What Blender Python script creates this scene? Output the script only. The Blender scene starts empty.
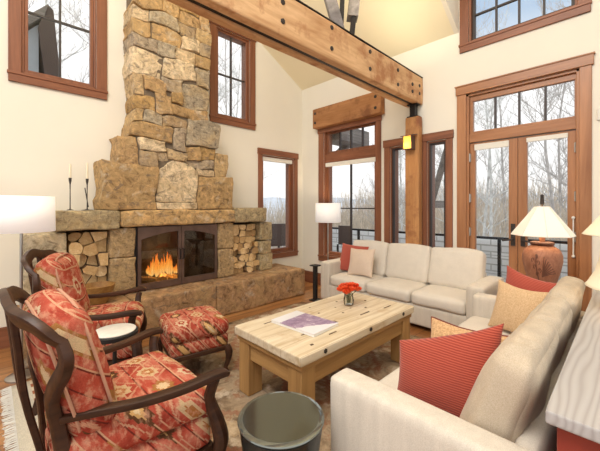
import bpy, math, random
from mathutils import Vector, Matrix, noise
PI = math.pi
SC = bpy.context.scene
COL = SC.collection
random.seed(7)

# ------------------------------------------------------------------ materials
def nd(nt, typ, ins=None, **props):
    n = nt.nodes.new(typ)
    for k, v in props.items():
        setattr(n, k, v)
    for k, v in (ins or {}).items():
        s = n.inputs[k]
        if isinstance(v, bpy.types.NodeSocket):
            nt.links.new(v, s)
        else:
            s.default_value = v
    return n

def mth(nt, op, a, b=0.0, c=0.0):
    return nd(nt, 'ShaderNodeMath', {0: a, 1: b, 2: c}, operation=op).outputs[0]

def ramp(nt, fac, stops, interp='LINEAR'):
    n = nd(nt, 'ShaderNodeValToRGB', {0: fac})
    cr = n.color_ramp
    cr.interpolation = interp
    while len(cr.elements) < len(stops):
        cr.elements.new(0.5)
    for e, (p, c) in zip(cr.elements, stops):
        e.position = p
        e.color = (c[0], c[1], c[2], 1)
    return n.outputs[0]

def mixc(nt, fac, a, b, blend='MIX'):
    n = nd(nt, 'ShaderNodeMix', data_type='RGBA', blend_type=blend)
    for i, v in ((0, fac), (6, a), (7, b)):
        s = n.inputs[i]
        if isinstance(v, bpy.types.NodeSocket):
            nt.links.new(v, s)
        else:
            s.default_value = v if i == 0 else (v[0], v[1], v[2], 1)
    return n.outputs[2]

def new_mat(name, rough=0.5, spec=0.5, metal=0.0, col=None):
    m = bpy.data.materials.new(name)
    m.use_nodes = True
    nt = m.node_tree
    b = nt.nodes['Principled BSDF']
    b.inputs['Roughness'].default_value = rough
    b.inputs['Specular IOR Level'].default_value = spec
    b.inputs['Metallic'].default_value = metal
    if col:
        b.inputs['Base Color'].default_value = (*col, 1)
    return m, nt, b

def coords(nt, scale=(1, 1, 1), rot=(0, 0, 0)):
    tc = nd(nt, 'ShaderNodeTexCoord')
    mp = nd(nt, 'ShaderNodeMapping', {'Vector': tc.outputs['Object'], 'Scale': scale, 'Rotation': rot})
    return mp.outputs[0]

def nz(nt, vec, scale=5.0, detail=4.0, rough=0.55, dist=0.0):
    return nd(nt, 'ShaderNodeTexNoise', {'Vector': vec, 'Scale': scale, 'Detail': detail, 'Roughness': rough, 'Distortion': dist}).outputs['Fac']

def bump(nt, b, h, strength=0.3, dist=0.01):
    bp = nd(nt, 'ShaderNodeBump', {'Height': h, 'Strength': strength, 'Distance': dist})
    nt.links.new(bp.outputs[0], b.inputs['Normal'])

def plain(name, col, rough=0.5, metal=0.0, spec=0.5, var=0.06, scale=6.0, bmp=0.0):
    m, nt, b = new_mat(name, rough, spec, metal)
    v = coords(nt)
    f = nz(nt, v, scale)
    c = ramp(nt, f, [(0.3, [x * (1 - var) for x in col]), (0.7, [min(1, x * (1 + var)) for x in col])])
    nt.links.new(c, b.inputs['Base Color'])
    if bmp:
        bump(nt, b, nz(nt, v, scale * 12), bmp, 0.004)
    return m

def wood(name, dark, light, axis='x', freq=14.0, rough=0.45, stretch=0.07, knots=0.0, bmp=0.15, stain=None, spec=0.4, island=False):
    m, nt, b = new_mat(name, rough, spec)
    s = [1, 1, 1]
    s['xyz'.index(axis)] = stretch
    v = coords(nt, s)
    f1 = nz(nt, v, freq, 6, 0.6, 1.2)
    f2 = nz(nt, v, freq * 5, 3, 0.6)
    f = mth(nt, 'ADD', mth(nt, 'MULTIPLY', f1, 0.75), mth(nt, 'MULTIPLY', f2, 0.25))
    mid = [(a + c) / 2 for a, c in zip(dark, light)]
    c = ramp(nt, f, [(0.32, dark), (0.5, mid), (0.66, light)])
    if stain:
        f3 = nz(nt, coords(nt), 3.5, 5, 0.65)
        c = mixc(nt, ramp(nt, f3, [(0.52, (0, 0, 0)), (0.66, (1, 1, 1))]), c, stain)
    if island:
        g = nd(nt, 'ShaderNodeNewGeometry').outputs['Random Per Island']
        c = mixc(nt, 1.0, c, ramp(nt, g, [(0, (0.72, 0.7, 0.68)), (1, (1.0, 1.0, 1.0))]), 'MULTIPLY')
    nt.links.new(c, b.inputs['Base Color'])
    bump(nt, b, f, bmp, 0.004)
    return m

def fabric(name, c1, c2, rough=0.9, scale=320.0, streak=None, big=0.06):
    m, nt, b = new_mat(name, rough, 0.15)
    v = coords(nt)
    f = nz(nt, v, scale, 2)
    c = ramp(nt, f, [(0.35, c1), (0.65, c2)])
    g = nz(nt, coords(nt, streak or (1, 1, 1)), 9, 4)
    c = mixc(nt, 1.0, c, ramp(nt, g, [(0.3, (1 - big,) * 3), (0.7, (1.0,) * 3)]), 'MULTIPLY')
    nt.links.new(c, b.inputs['Base Color'])
    b.inputs['Sheen Weight'].default_value = 0.15
    bump(nt, b, f, 0.12, 0.002)
    return m

def corduroy(name, c1, c2, freq, axis=2):
    m, nt, b = new_mat(name, 0.9, 0.1)
    tc = nd(nt, 'ShaderNodeTexCoord')
    n = nz(nt, tc.outputs['Object'], 9, 3)
    sp = nd(nt, 'ShaderNodeSeparateXYZ', {0: tc.outputs['Object']})
    w = mth(nt, 'SINE', mth(nt, 'ADD', mth(nt, 'MULTIPLY', sp.outputs[axis], freq), mth(nt, 'MULTIPLY', n, 5.0)))
    f = mth(nt, 'MULTIPLY_ADD', w, 0.5, 0.5)
    nt.links.new(ramp(nt, f, [(0.1, c1), (0.8, c2)]), b.inputs['Base Color'])
    b.inputs['Sheen Weight'].default_value = 0.25
    bump(nt, b, f, 0.4, 0.004)
    return m

def kilim(name, swz=(0, 1, 2), period=0.165, shift=0.0):
    """woven red upholstery: stripes, stepped star medallions in cream / ochre / brown"""
    m, nt, b = new_mat(name, 0.9, 0.12)
    tc = nd(nt, 'ShaderNodeTexCoord')
    warp = nz(nt, tc.outputs['Object'], 3.0, 2)
    sp = nd(nt, 'ShaderNodeSeparateXYZ', {0: tc.outputs['Object']})
    u = mth(nt, 'ADD', sp.outputs[swz[0]], mth(nt, 'MULTIPLY', warp, 0.03))
    w = mth(nt, 'ADD', mth(nt, 'ADD', sp.outputs[swz[1]], mth(nt, 'MULTIPLY', sp.outputs[swz[2]], 0.8)), shift)
    st = 0.007
    us = mth(nt, 'MULTIPLY', mth(nt, 'FLOOR', mth(nt, 'DIVIDE', u, st)), st)
    ws = mth(nt, 'MULTIPLY', mth(nt, 'FLOOR', mth(nt, 'DIVIDE', w, st)), st)
    cu = mth(nt, 'DIVIDE', us, period); cw = mth(nt, 'DIVIDE', ws, period * 0.9)
    row = mth(nt, 'FLOOR', cw)
    cu = mth(nt, 'ADD', cu, mth(nt, 'MULTIPLY', row, 0.5))
    colm = mth(nt, 'FLOOR', cu)
    fu = mth(nt, 'ABSOLUTE', mth(nt, 'SUBTRACT', mth(nt, 'FRACT', cu), 0.5))
    fw = mth(nt, 'ABSOLUTE', mth(nt, 'SUBTRACT', mth(nt, 'FRACT', cw), 0.5))
    d1 = mth(nt, 'ADD', fu, fw)
    d2 = mth(nt, 'MULTIPLY', mth(nt, 'MAXIMUM', fu, fw), 1.45)
    d = mth(nt, 'MINIMUM', d1, d2)                                  # eight-pointed star
    cell = nd(nt, 'ShaderNodeTexWhiteNoise', {'Vector': nd(nt, 'ShaderNodeCombineXYZ', {0: colm, 1: row}).outputs[0]}, noise_dimensions='3D').outputs['Value']
    fadecol = nz(nt, coords(nt, (1, 1, 1)), 7, 4)
    red = ramp(nt, fadecol, [(0.28, (0.24, 0.03, 0.018)), (0.48, (0.44, 0.075, 0.045)), (0.66, (0.58, 0.19, 0.125))])
    # stripes along u
    sw = mth(nt, 'FRACT', mth(nt, 'MULTIPLY', cw, 2.0))
    stripe = ramp(nt, sw, [(0.0, (0.16, 0.03, 0.02)), (0.06, (0.58, 0.32, 0.19)), (0.11, (0.42, 0.06, 0.035)), (0.2, (0, 0, 0))], 'CONSTANT')
    smask = mth(nt, 'LESS_THAN', sw, 0.16)
    c = mixc(nt, smask, red, stripe)
    zig = mth(nt, 'LESS_THAN', mth(nt, 'ABSOLUTE', mth(nt, 'SUBTRACT', d1, 0.56)), 0.035)
    c = mixc(nt, mth(nt, 'MULTIPLY', zig, mth(nt, 'LESS_THAN', cell, 0.75)), c, (0.56, 0.28, 0.17))
    outer = ramp(nt, cell, [(0, (0.60, 0.42, 0.24)), (0.35, (0.13, 0.055, 0.025)), (0.6, (0.66, 0.50, 0.33)), (0.85, (0.36, 0.16, 0.05))], 'CONSTANT')
    inner = ramp(nt, cell, [(0, (0.42, 0.16, 0.05)), (0.35, (0.60, 0.36, 0.14)), (0.6, (0.40, 0.05, 0.03)), (0.85, (0.66, 0.48, 0.28))], 'CONSTANT')
    c = mixc(nt, mth(nt, 'LESS_THAN', d, 0.34), c, outer)
    c = mixc(nt, mth(nt, 'LESS_THAN', d, 0.20), c, inner)
    c = mixc(nt, mth(nt, 'LESS_THAN', d, 0.08), c, (0.66, 0.5, 0.3))
    ik = ramp(nt, nz(nt, coords(nt, (3, 9, 6)), 4.5, 4, 0.6), [(0.50, (0, 0, 0)), (0.64, (0.62,) * 3)])
    c = mixc(nt, ik, c, (0.66, 0.35, 0.22))
    wv = nz(nt, coords(nt), 300, 2)
    c = mixc(nt, 1.0, c, ramp(nt, wv, [(0.3, (0.75,) * 3), (0.7, (1.1,) * 3)]), 'MULTIPLY')
    nt.links.new(c, b.inputs['Base Color'])
    bump(nt, b, wv, 0.3, 0.003)
    return m

def glass_mat(name, tint=(1, 1, 1), gloss=1.0):
    m = bpy.data.materials.new(name)
    m.use_nodes = True
    nt = m.node_tree
    nt.nodes.clear()
    out = nd(nt, 'ShaderNodeOutputMaterial')
    tr = nd(nt, 'ShaderNodeBsdfTransparent', {'Color': (*tint, 1)})
    gl = nd(nt, 'ShaderNodeBsdfGlossy', {'Roughness': 0.02, 'Color': (1, 1, 1, 1)})
    fr = nd(nt, 'ShaderNodeFresnel', {'IOR': 1.35})
    mx = nd(nt, 'ShaderNodeMixShader', {0: mth(nt, 'MULTIPLY', fr.outputs[0], gloss), 1: tr.outputs[0], 2: gl.outputs[0]})
    nt.links.new(mx.outputs[0], out.inputs[0])
    return m

def emit(name, col, strength):
    m, nt, b = new_mat(name, 0.8, 0.1, col=col)
    b.inputs['Emission Color'].default_value = (*col, 1)
    b.inputs['Emission Strength'].default_value = strength
    return m

def stone_mat(name, cols, scale=7.0, bmp=0.6):
    m, nt, b = new_mat(name, 0.85, 0.25)
    g = nd(nt, 'ShaderNodeNewGeometry').outputs['Random Per Island']
    n = len(cols)
    base = ramp(nt, g, [(i / n, (min(0.8, c[0] * 1.10), c[1] * 1.02, c[2] * 0.90)) for i, c in enumerate(cols)], 'CONSTANT')
    v = coords(nt)
    f = nz(nt, v, scale * 2.2, 9, 0.72, 0.8)
    f2 = nz(nt, v, scale * 0.6, 7, 0.68, 0.6)
    f3 = nz(nt, coords(nt, (1, 1, 2.2)), scale * 1.1, 8, 0.72, 1.5)
    c = mixc(nt, 1.0, base, ramp(nt, f, [(0.34, (0.34, 0.30, 0.26)), (0.46, (0.84, 0.83, 0.80)), (0.56, (1.1, 1.08, 1.04)), (0.66, (1.5, 1.46, 1.36))]), 'MULTIPLY')
    c = mixc(nt, ramp(nt, f2, [(0.48, (0, 0, 0)), (0.64, (0.45,) * 3)]), c, (0.54, 0.37, 0.17))
    c = mixc(nt, ramp(nt, f3, [(0.54, (0, 0, 0)), (0.64, (0.72,) * 3)]), c, (0.17, 0.13, 0.10))
    c = mixc(nt, ramp(nt, nz(nt, v, scale * 0.9, 8, 0.7, 0.5), [(0.57, (0, 0, 0)), (0.70, (0.6,) * 3)]), c, (0.70, 0.62, 0.49))
    nt.links.new(c, b.inputs['Base Color'])
    bump(nt, b, mth(nt, 'ADD', f, f3), bmp, 0.022)
    return m

M = {}
M['wall'] = plain('cream plaster', (0.82, 0.775, 0.665), 0.9, var=0.015, scale=2)
M['ceil'] = plain('lamplight tinted ceiling plaster', (0.88, 0.79, 0.57), 0.9, var=0.02, scale=1.5)  # yellower than the walls: warm lamplight is put into the colour
M['trim'] = wood('cedar window trim', (0.16, 0.056, 0.027), (0.31, 0.122, 0.06), 'z', 9, 0.4)
M['trimh'] = wood('cedar window trim across', (0.16, 0.056, 0.027), (0.31, 0.122, 0.06), 'x', 9, 0.4)
M['trimy'] = wood('cedar window trim along hearth wall', (0.16, 0.056, 0.027), (0.31, 0.122, 0.06), 'y', 9, 0.4)
M['fir'] = wood('honey fir door', (0.27, 0.112, 0.046), (0.46, 0.215, 0.097), 'z', 9, 0.35)
M['firh'] = wood('honey fir door rail', (0.27, 0.112, 0.046), (0.46, 0.215, 0.097), 'x', 9, 0.35)
M['beam'] = wood('reclaimed beam timber', (0.46, 0.235, 0.10), (0.80, 0.53, 0.29), 'y', 7, 0.7, 0.12, bmp=0.4, stain=(0.42, 0.19, 0.08))
M['beamx'] = wood('reclaimed lintel timber', (0.27, 0.11, 0.035), (0.52, 0.25, 0.10), 'x', 7, 0.7, 0.1, bmp=0.4, stain=(0.22, 0.09, 0.035))
M['post'] = wood('timber post', (0.36, 0.15, 0.05), (0.60, 0.31, 0.12), 'z', 8, 0.65, 0.1, bmp=0.3, stain=(0.28, 0.10, 0.04))
M['greywood'] = wood('weathered grey timber', (0.16, 0.14, 0.13), (0.36, 0.32, 0.29), 'y', 9, 0.8, 0.1)
M['iron'] = plain('dark iron', (0.025, 0.022, 0.022), 0.45, 0.6)
M['iron2'] = plain('pitted iron bolt', (0.05, 0.04, 0.036), 0.6, 0.4, var=0.3, scale=60)
M['black'] = plain('flat black', (0.012, 0.011, 0.011), 0.6)
M['muntin'] = plain('dark muntin', (0.035, 0.022, 0.018), 0.5)
M['glass'] = glass_mat('window glass', (0.99, 0.995, 1.0), 0.5)
M['hglass'] = glass_mat('hearth door glass', (0.80, 0.76, 0.70), 1.3)
M['blind'] = fabric('rolled blind', (0.74, 0.71, 0.63), (0.80, 0.77, 0.7))
STONES = [(0.42, 0.295, 0.165), (0.50, 0.39, 0.25), (0.36, 0.285, 0.20), (0.58, 0.48, 0.34), (0.40, 0.275, 0.13), (0.37, 0.32, 0.26), (0.46, 0.345, 0.20), (0.33, 0.25, 0.17), (0.52, 0.43, 0.31)]
M['stone'] = stone_mat('fieldstone', STONES)
M['pale_stone'] = stone_mat('pale cream fieldstone', [(0.66, 0.57, 0.43)], 6)
M['gold_stone'] = stone_mat('golden brown fieldstone', [(0.44, 0.31, 0.165), (0.40, 0.28, 0.15)], 6)
M['grey_stone'] = stone_mat('grey fieldstone', [(0.37, 0.335, 0.275)], 8)
M['slab'] = stone_mat('sandstone slab', [(0.52, 0.365, 0.19)], 6)
M['grey_slab'] = stone_mat('grey buff slab', [(0.40, 0.345, 0.235)], 8)
M['pier'] = stone_mat('chiselled pier stone', [(0.42, 0.315, 0.19)], 10)
M['palepier'] = stone_mat('pale grey pier stone', [(0.56, 0.53, 0.44)], 5)
M['hearth'] = stone_mat('hearth block sandstone', [(0.41, 0.285, 0.17), (0.36, 0.235, 0.14)], 5)
M['mortar'] = plain('dark mortar', (0.16, 0.12, 0.08), 0.95, var=0.3, scale=20)
M['soot'] = plain('sooty firebrick', (0.10, 0.082, 0.068), 0.9, var=0.4, scale=8)
M['bronze'] = plain('brown bronze metal', (0.15, 0.095, 0.075), 0.42, 0.55, var=0.2, scale=9)
M['logend'] = wood('split log face', (0.60, 0.38, 0.16), (0.86, 0.69, 0.44), 'x', 16, 0.8, 0.3)
lt = M['logend'].node_tree
lb = lt.nodes['Principled BSDF'].inputs['Base Color']
lsrc = lb.links[0].from_socket
lt.links.new(mixc(lt, 1.0, lsrc, ramp(lt, nd(lt, 'ShaderNodeObjectInfo').outputs['Random'], [(0.0, (0.55, 0.46, 0.36)), (0.5, (0.92, 0.84, 0.70)), (1.0, (1.08, 1.05, 1.0))]), 'MULTIPLY'), lb)
M['bark'] = wood('log bark', (0.10, 0.065, 0.04), (0.40, 0.26, 0.15), 'x', 20, 0.9, 0.15, bmp=0.5)
M['walnut'] = wood('dark walnut', (0.020, 0.008, 0.005), (0.075, 0.030, 0.014), 'y', 14, 0.42, 0.1, spec=0.35)
M['kilim'] = kilim('red kilim upholstery')
M['kilimb'] = kilim('red kilim back cushion', (0, 2, 1), 0.19, 0.11)
M['oak'] = wood('honey oak', (0.33, 0.175, 0.06), (0.52, 0.305, 0.115), 'z', 12, 0.5, 0.06)
M['oakx'] = wood('honey oak apron across', (0.33, 0.175, 0.06), (0.52, 0.305, 0.115), 'x', 12, 0.5, 0.06)
M['oaky'] = wood('honey oak apron', (0.33, 0.175, 0.06), (0.52, 0.305, 0.115), 'y', 12, 0.5, 0.06)
M['sofa'] = fabric('oatmeal chenille', (0.62, 0.555, 0.465), (0.73, 0.665, 0.575), streak=(3, 3, 0.25), big=0.13)
M['sofab'] = fabric('linen back cushion', (0.50, 0.405, 0.295), (0.62, 0.52, 0.40), big=0.14)
M['sofac'] = fabric('cream sofa cushion', (0.67, 0.605, 0.52), (0.77, 0.71, 0.625), big=0.07)
M['redcord'] = corduroy('rust red corduroy', (0.27, 0.04, 0.026), (0.46, 0.098, 0.062), 640, 2)
M['redcord2'] = corduroy('soft red corduroy', (0.34, 0.058, 0.04), (0.48, 0.11, 0.075), 620, 2)
M['tan'] = fabric('tan woven pillow', (0.50, 0.29, 0.14), (0.72, 0.47, 0.26), scale=110)
M['sand'] = fabric('sand gold pillow', (0.58, 0.38, 0.21), (0.72, 0.52, 0.32), scale=130)
M['blush'] = fabric('pale blush pillow', (0.66, 0.51, 0.40), (0.76, 0.62, 0.50), scale=130)
M['piping'] = plain('dark red piping', (0.17, 0.03, 0.018), 0.8)
M['shade'] = None
M['steel'] = plain('brushed nickel', (0.45, 0.43, 0.40), 0.3, 0.9)
M['terra'] = wood('carved terracotta', (0.25, 0.095, 0.05), (0.44, 0.20, 0.115), 'z', 22, 0.6, 0.5, bmp=0.6)
M['terrad'] = plain('dark terracotta band', (0.105, 0.035, 0.02), 0.55)
M['terram'] = plain('darkened terracotta relief', (0.17, 0.065, 0.036), 0.6)
M['cream'] = plain('cream glazed ceramic', (0.78, 0.66, 0.44), 0.5)
M['drum'] = plain('black green lacquer', (0.012, 0.017, 0.017), 0.25)
M['mirror'] = new_mat('smoky mirror glass', 0.10, 0.4, 0.8, (0.15, 0.152, 0.12))[0]
M['bevel'] = new_mat('bevelled glass edge', 0.06, 0.8, 0.7, (0.22, 0.24, 0.22))[0]
M['marble'] = plain('white marble top', (0.80, 0.77, 0.70), 0.25, var=0.08, scale=18)
M['red'] = plain('red painted wood', (0.27, 0.038, 0.024), 0.45, var=0.12)
M['petal'] = plain('orange red petal', (0.86, 0.105, 0.022), 0.6, var=0.25, scale=60)
M['stem'] = plain('green brown stem', (0.09, 0.10, 0.03), 0.6)
M['vase'] = glass_mat('clear vase glass', (0.93, 0.95, 0.94), 1.5)
M['page'] = plain('book pages', (0.82, 0.80, 0.75), 0.7)
M['welt'] = plain('faded cream welt', (0.54, 0.29, 0.19), 0.85)
M['peg'] = plain('dark wood peg', (0.13, 0.075, 0.04), 0.7, var=0.4, scale=40)
M['bowl'] = wood('turned wooden bowl', (0.25, 0.115, 0.03), (0.48, 0.26, 0.08), 'x', 10, 0.4, 0.3)
M['wax'] = plain('ivory candle wax', (0.80, 0.70, 0.52), 0.5)
M['snow'] = plain('snowy ground', (0.84, 0.85, 0.87), 0.9, var=0.1, scale=0.6)
M['treebark'] = plain('pale grey bark', (0.78, 0.74, 0.70), 0.9, var=0.35, scale=5)
M['treedark'] = plain('grey brown bark', (0.56, 0.515, 0.48), 0.9, var=0.35, scale=5)
M['brush'] = plain('dry brush twigs', (0.66, 0.56, 0.44), 0.95, var=0.3, scale=3)
M['siding'] = plain('pale blue grey siding', (0.50, 0.54, 0.60), 0.8)
M['fascia'] = plain('dark brown fascia', (0.11, 0.075, 0.065), 0.7)
M['white'] = plain('white enamel', (0.82, 0.81, 0.78), 0.4)

def deck_mat():
    return wood('grey deck boards', (0.52, 0.50, 0.48), (0.70, 0.69, 0.67), 'x', 6, 0.8)
M['deck'] = deck_mat()

def floor_mat():
    m, nt, b = new_mat('hickory plank floor', 0.28, 0.5)
    tc = nd(nt, 'ShaderNodeTexCoord')
    mp = nd(nt, 'ShaderNodeMapping', {'Vector': tc.outputs['Object'], 'Rotation': (0, 0, PI / 2)})
    br = nd(nt, 'ShaderNodeTexBrick', {'Vector': mp.outputs[0], 'Scale': 1.0, 'Mortar Size': 0.003, 'Brick Width': 1.3, 'Row Height': 0.13,
            'Color1': (0.30, 0.125, 0.042, 1), 'Color2': (0.50, 0.25, 0.095, 1), 'Mortar': (0.06, 0.025, 0.01, 1), 'Bias': 0.0}, offset=0.37)
    f = nz(nt, coords(nt, (1, 0.08, 1)), 14, 6, 0.6, 1.0)
    c = mixc(nt, 1.0, br.outputs['Color'], ramp(nt, f, [(0.3, (0.6, 0.55, 0.5)), (0.7, (1.25, 1.25, 1.25))]), 'MULTIPLY')
    nt.links.new(c, b.inputs['Base Color'])
    bump(nt, b, br.outputs['Fac'], -0.2, 0.002)
    return m
M['floor'] = floor_mat()

def rug_mat():
    m, nt, b = new_mat('faded kilim rug', 0.95, 0.05)
    v = coords(nt)
    f = nz(nt, v, 3.2, 5, 0.65, 0.8)
    f2 = nz(nt, v, 9.0, 5, 0.65)
    c = ramp(nt, f, [(0.32, (0.12, 0.08, 0.055)), (0.43, (0.26, 0.185, 0.12)), (0.52, (0.43, 0.325, 0.215)), (0.59, (0.34, 0.20, 0.12)), (0.66, (0.48, 0.36, 0.24))])
    c = mixc(nt, ramp(nt, f2, [(0.57, (0, 0, 0)), (0.65, (0.55,) * 3)]), c, (0.32, 0.12, 0.065))
    c = mixc(nt, ramp(nt, nz(nt, v, 6.0, 4, 0.6), [(0.56, (0, 0, 0)), (0.64, (0.75,) * 3)]), c, (0.66, 0.55, 0.42))
    # medallions
    sp = nd(nt, 'ShaderNodeSeparateXYZ', {0: v})
    st = 0.03
    ux = mth(nt, 'MULTIPLY', mth(nt, 'FLOOR', mth(nt, 'DIVIDE', sp.outputs[0], st)), st)
    uy = mth(nt, 'MULTIPLY', mth(nt, 'FLOOR', mth(nt, 'DIVIDE', sp.outputs[1], st)), st)
    fx = mth(nt, 'ABSOLUTE', mth(nt, 'SUBTRACT', mth(nt, 'FRACT', mth(nt, 'DIVIDE', ux, 0.62)), 0.5))
    fy = mth(nt, 'ABSOLUTE', mth(nt, 'SUBTRACT', mth(nt, 'FRACT', mth(nt, 'DIVIDE', uy, 0.62)), 0.5))
    dd = mth(nt, 'ADD', fx, fy)
    ring = mth(nt, 'LESS_THAN', mth(nt, 'ABSOLUTE', mth(nt, 'SUBTRACT', dd, 0.36)), 0.05)
    c = mixc(nt, mth(nt, 'MULTIPLY', ring, 0.45), c, (0.30, 0.09, 0.05))
    c = mixc(nt, mth(nt, 'MULTIPLY', mth(nt, 'LESS_THAN', dd, 0.15), 0.5), c, (0.58, 0.44, 0.27))
    # end borders (object y = 0 at the fringed end): a plain pale band, then a band of blocks
    yb = sp.outputs[1]
    blocks = mth(nt, 'LESS_THAN', mth(nt, 'FRACT', mth(nt, 'MULTIPLY', sp.outputs[0], 8.0)), 0.55)
    bc = mixc(nt, blocks, (0.40, 0.15, 0.075), (0.70, 0.58, 0.42))
    c = mixc(nt, mth(nt, 'LESS_THAN', yb, 0.20), c, bc)
    c = mixc(nt, mth(nt, 'LESS_THAN', mth(nt, 'ABSOLUTE', mth(nt, 'SUBTRACT', yb, 0.20)), 0.012), c, (0.42, 0.09, 0.05))
    c = mixc(nt, mth(nt, 'LESS_THAN', yb, 0.105), c, (0.60, 0.53, 0.41))
    wv = nz(nt, v, 180, 2)
    c = mixc(nt, 1.0, c, ramp(nt, wv, [(0.3, (0.8,) * 3), (0.7, (1.1,) * 3)]), 'MULTIPLY')
    nt.links.new(c, b.inputs['Base Color'])
    bump(nt, b, wv, 0.3, 0.003)
    return m
M['rug'] = rug_mat()

def tabletop_mat():
    m, nt, b = new_mat('bleached plank tabletop', 0.5, 0.35)
    v = coords(nt, (1, 0.07, 1))
    f = nz(nt, v, 16, 6, 0.6, 1.0)
    c = ramp(nt, f, [(0.28, (0.48, 0.35, 0.20)), (0.5, (0.68, 0.56, 0.39)), (0.7, (0.78, 0.69, 0.53))])
    sp = nd(nt, 'ShaderNodeSeparateXYZ', {0: coords(nt)})
    seam = mth(nt, 'LESS_THAN', mth(nt, 'FRACT', mth(nt, 'MULTIPLY_ADD', sp.outputs[0], 5.8, 0.02)), 0.018)
    c = mixc(nt, mth(nt, 'MULTIPLY', seam, 0.6), c, (0.33, 0.2, 0.1))
    s2 = ramp(nt, nz(nt, coords(nt), 6, 5, 0.65), [(0.56, (0, 0, 0)), (0.72, (0.5,) * 3)])
    c = mixc(nt, s2, c, (0.46, 0.27, 0.11))
    nt.links.new(c, b.inputs['Base Color'])
    bump(nt, b, f, 0.2, 0.004)
    return m
M['top'] = tabletop_mat()

def greytop_mat():
    m, nt, b = new_mat('grey washed tabletop', 0.6, 0.3)
    v = coords(nt, (1, 0.16, 1))
    w = nd(nt, 'ShaderNodeTexWave', {'Vector': v, 'Scale': 15.0, 'Distortion': 26.0, 'Detail': 2.0, 'Detail Scale': 0.35}, wave_type='BANDS', bands_direction='X').outputs['Fac']
    c = ramp(nt, w, [(0.0, (0.38, 0.35, 0.34)), (0.3, (0.43, 0.405, 0.395)), (1.0, (0.47, 0.45, 0.44))])
    nt.links.new(c, b.inputs['Base Color'])
    bump(nt, b, w, 0.15, 0.002)
    return m
M['greytop'] = greytop_mat()

def shade_mat(name, col, e):
    """lamp shade cloth lit from inside by its bulb"""
    m = bpy.data.materials.new(name)
    m.use_nodes = True
    nt = m.node_tree
    b = nt.nodes['Principled BSDF']
    b.inputs['Base Color'].default_value = (*col, 1)
    b.inputs['Roughness'].default_value = 0.9
    b.inputs['Emission Color'].default_value = (*col, 1)
    b.inputs['Emission Strength'].default_value = e
    return m
M['shade'] = shade_mat('white drum shade cloth', (0.95, 0.92, 0.88), 0.32)
M['panelshade'] = shade_mat('cream panelled shade', (0.86, 0.80, 0.68), 0.22)
M['creamshade'] = shade_mat('warm cream shade', (0.82, 0.73, 0.54), 0.18)

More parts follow.
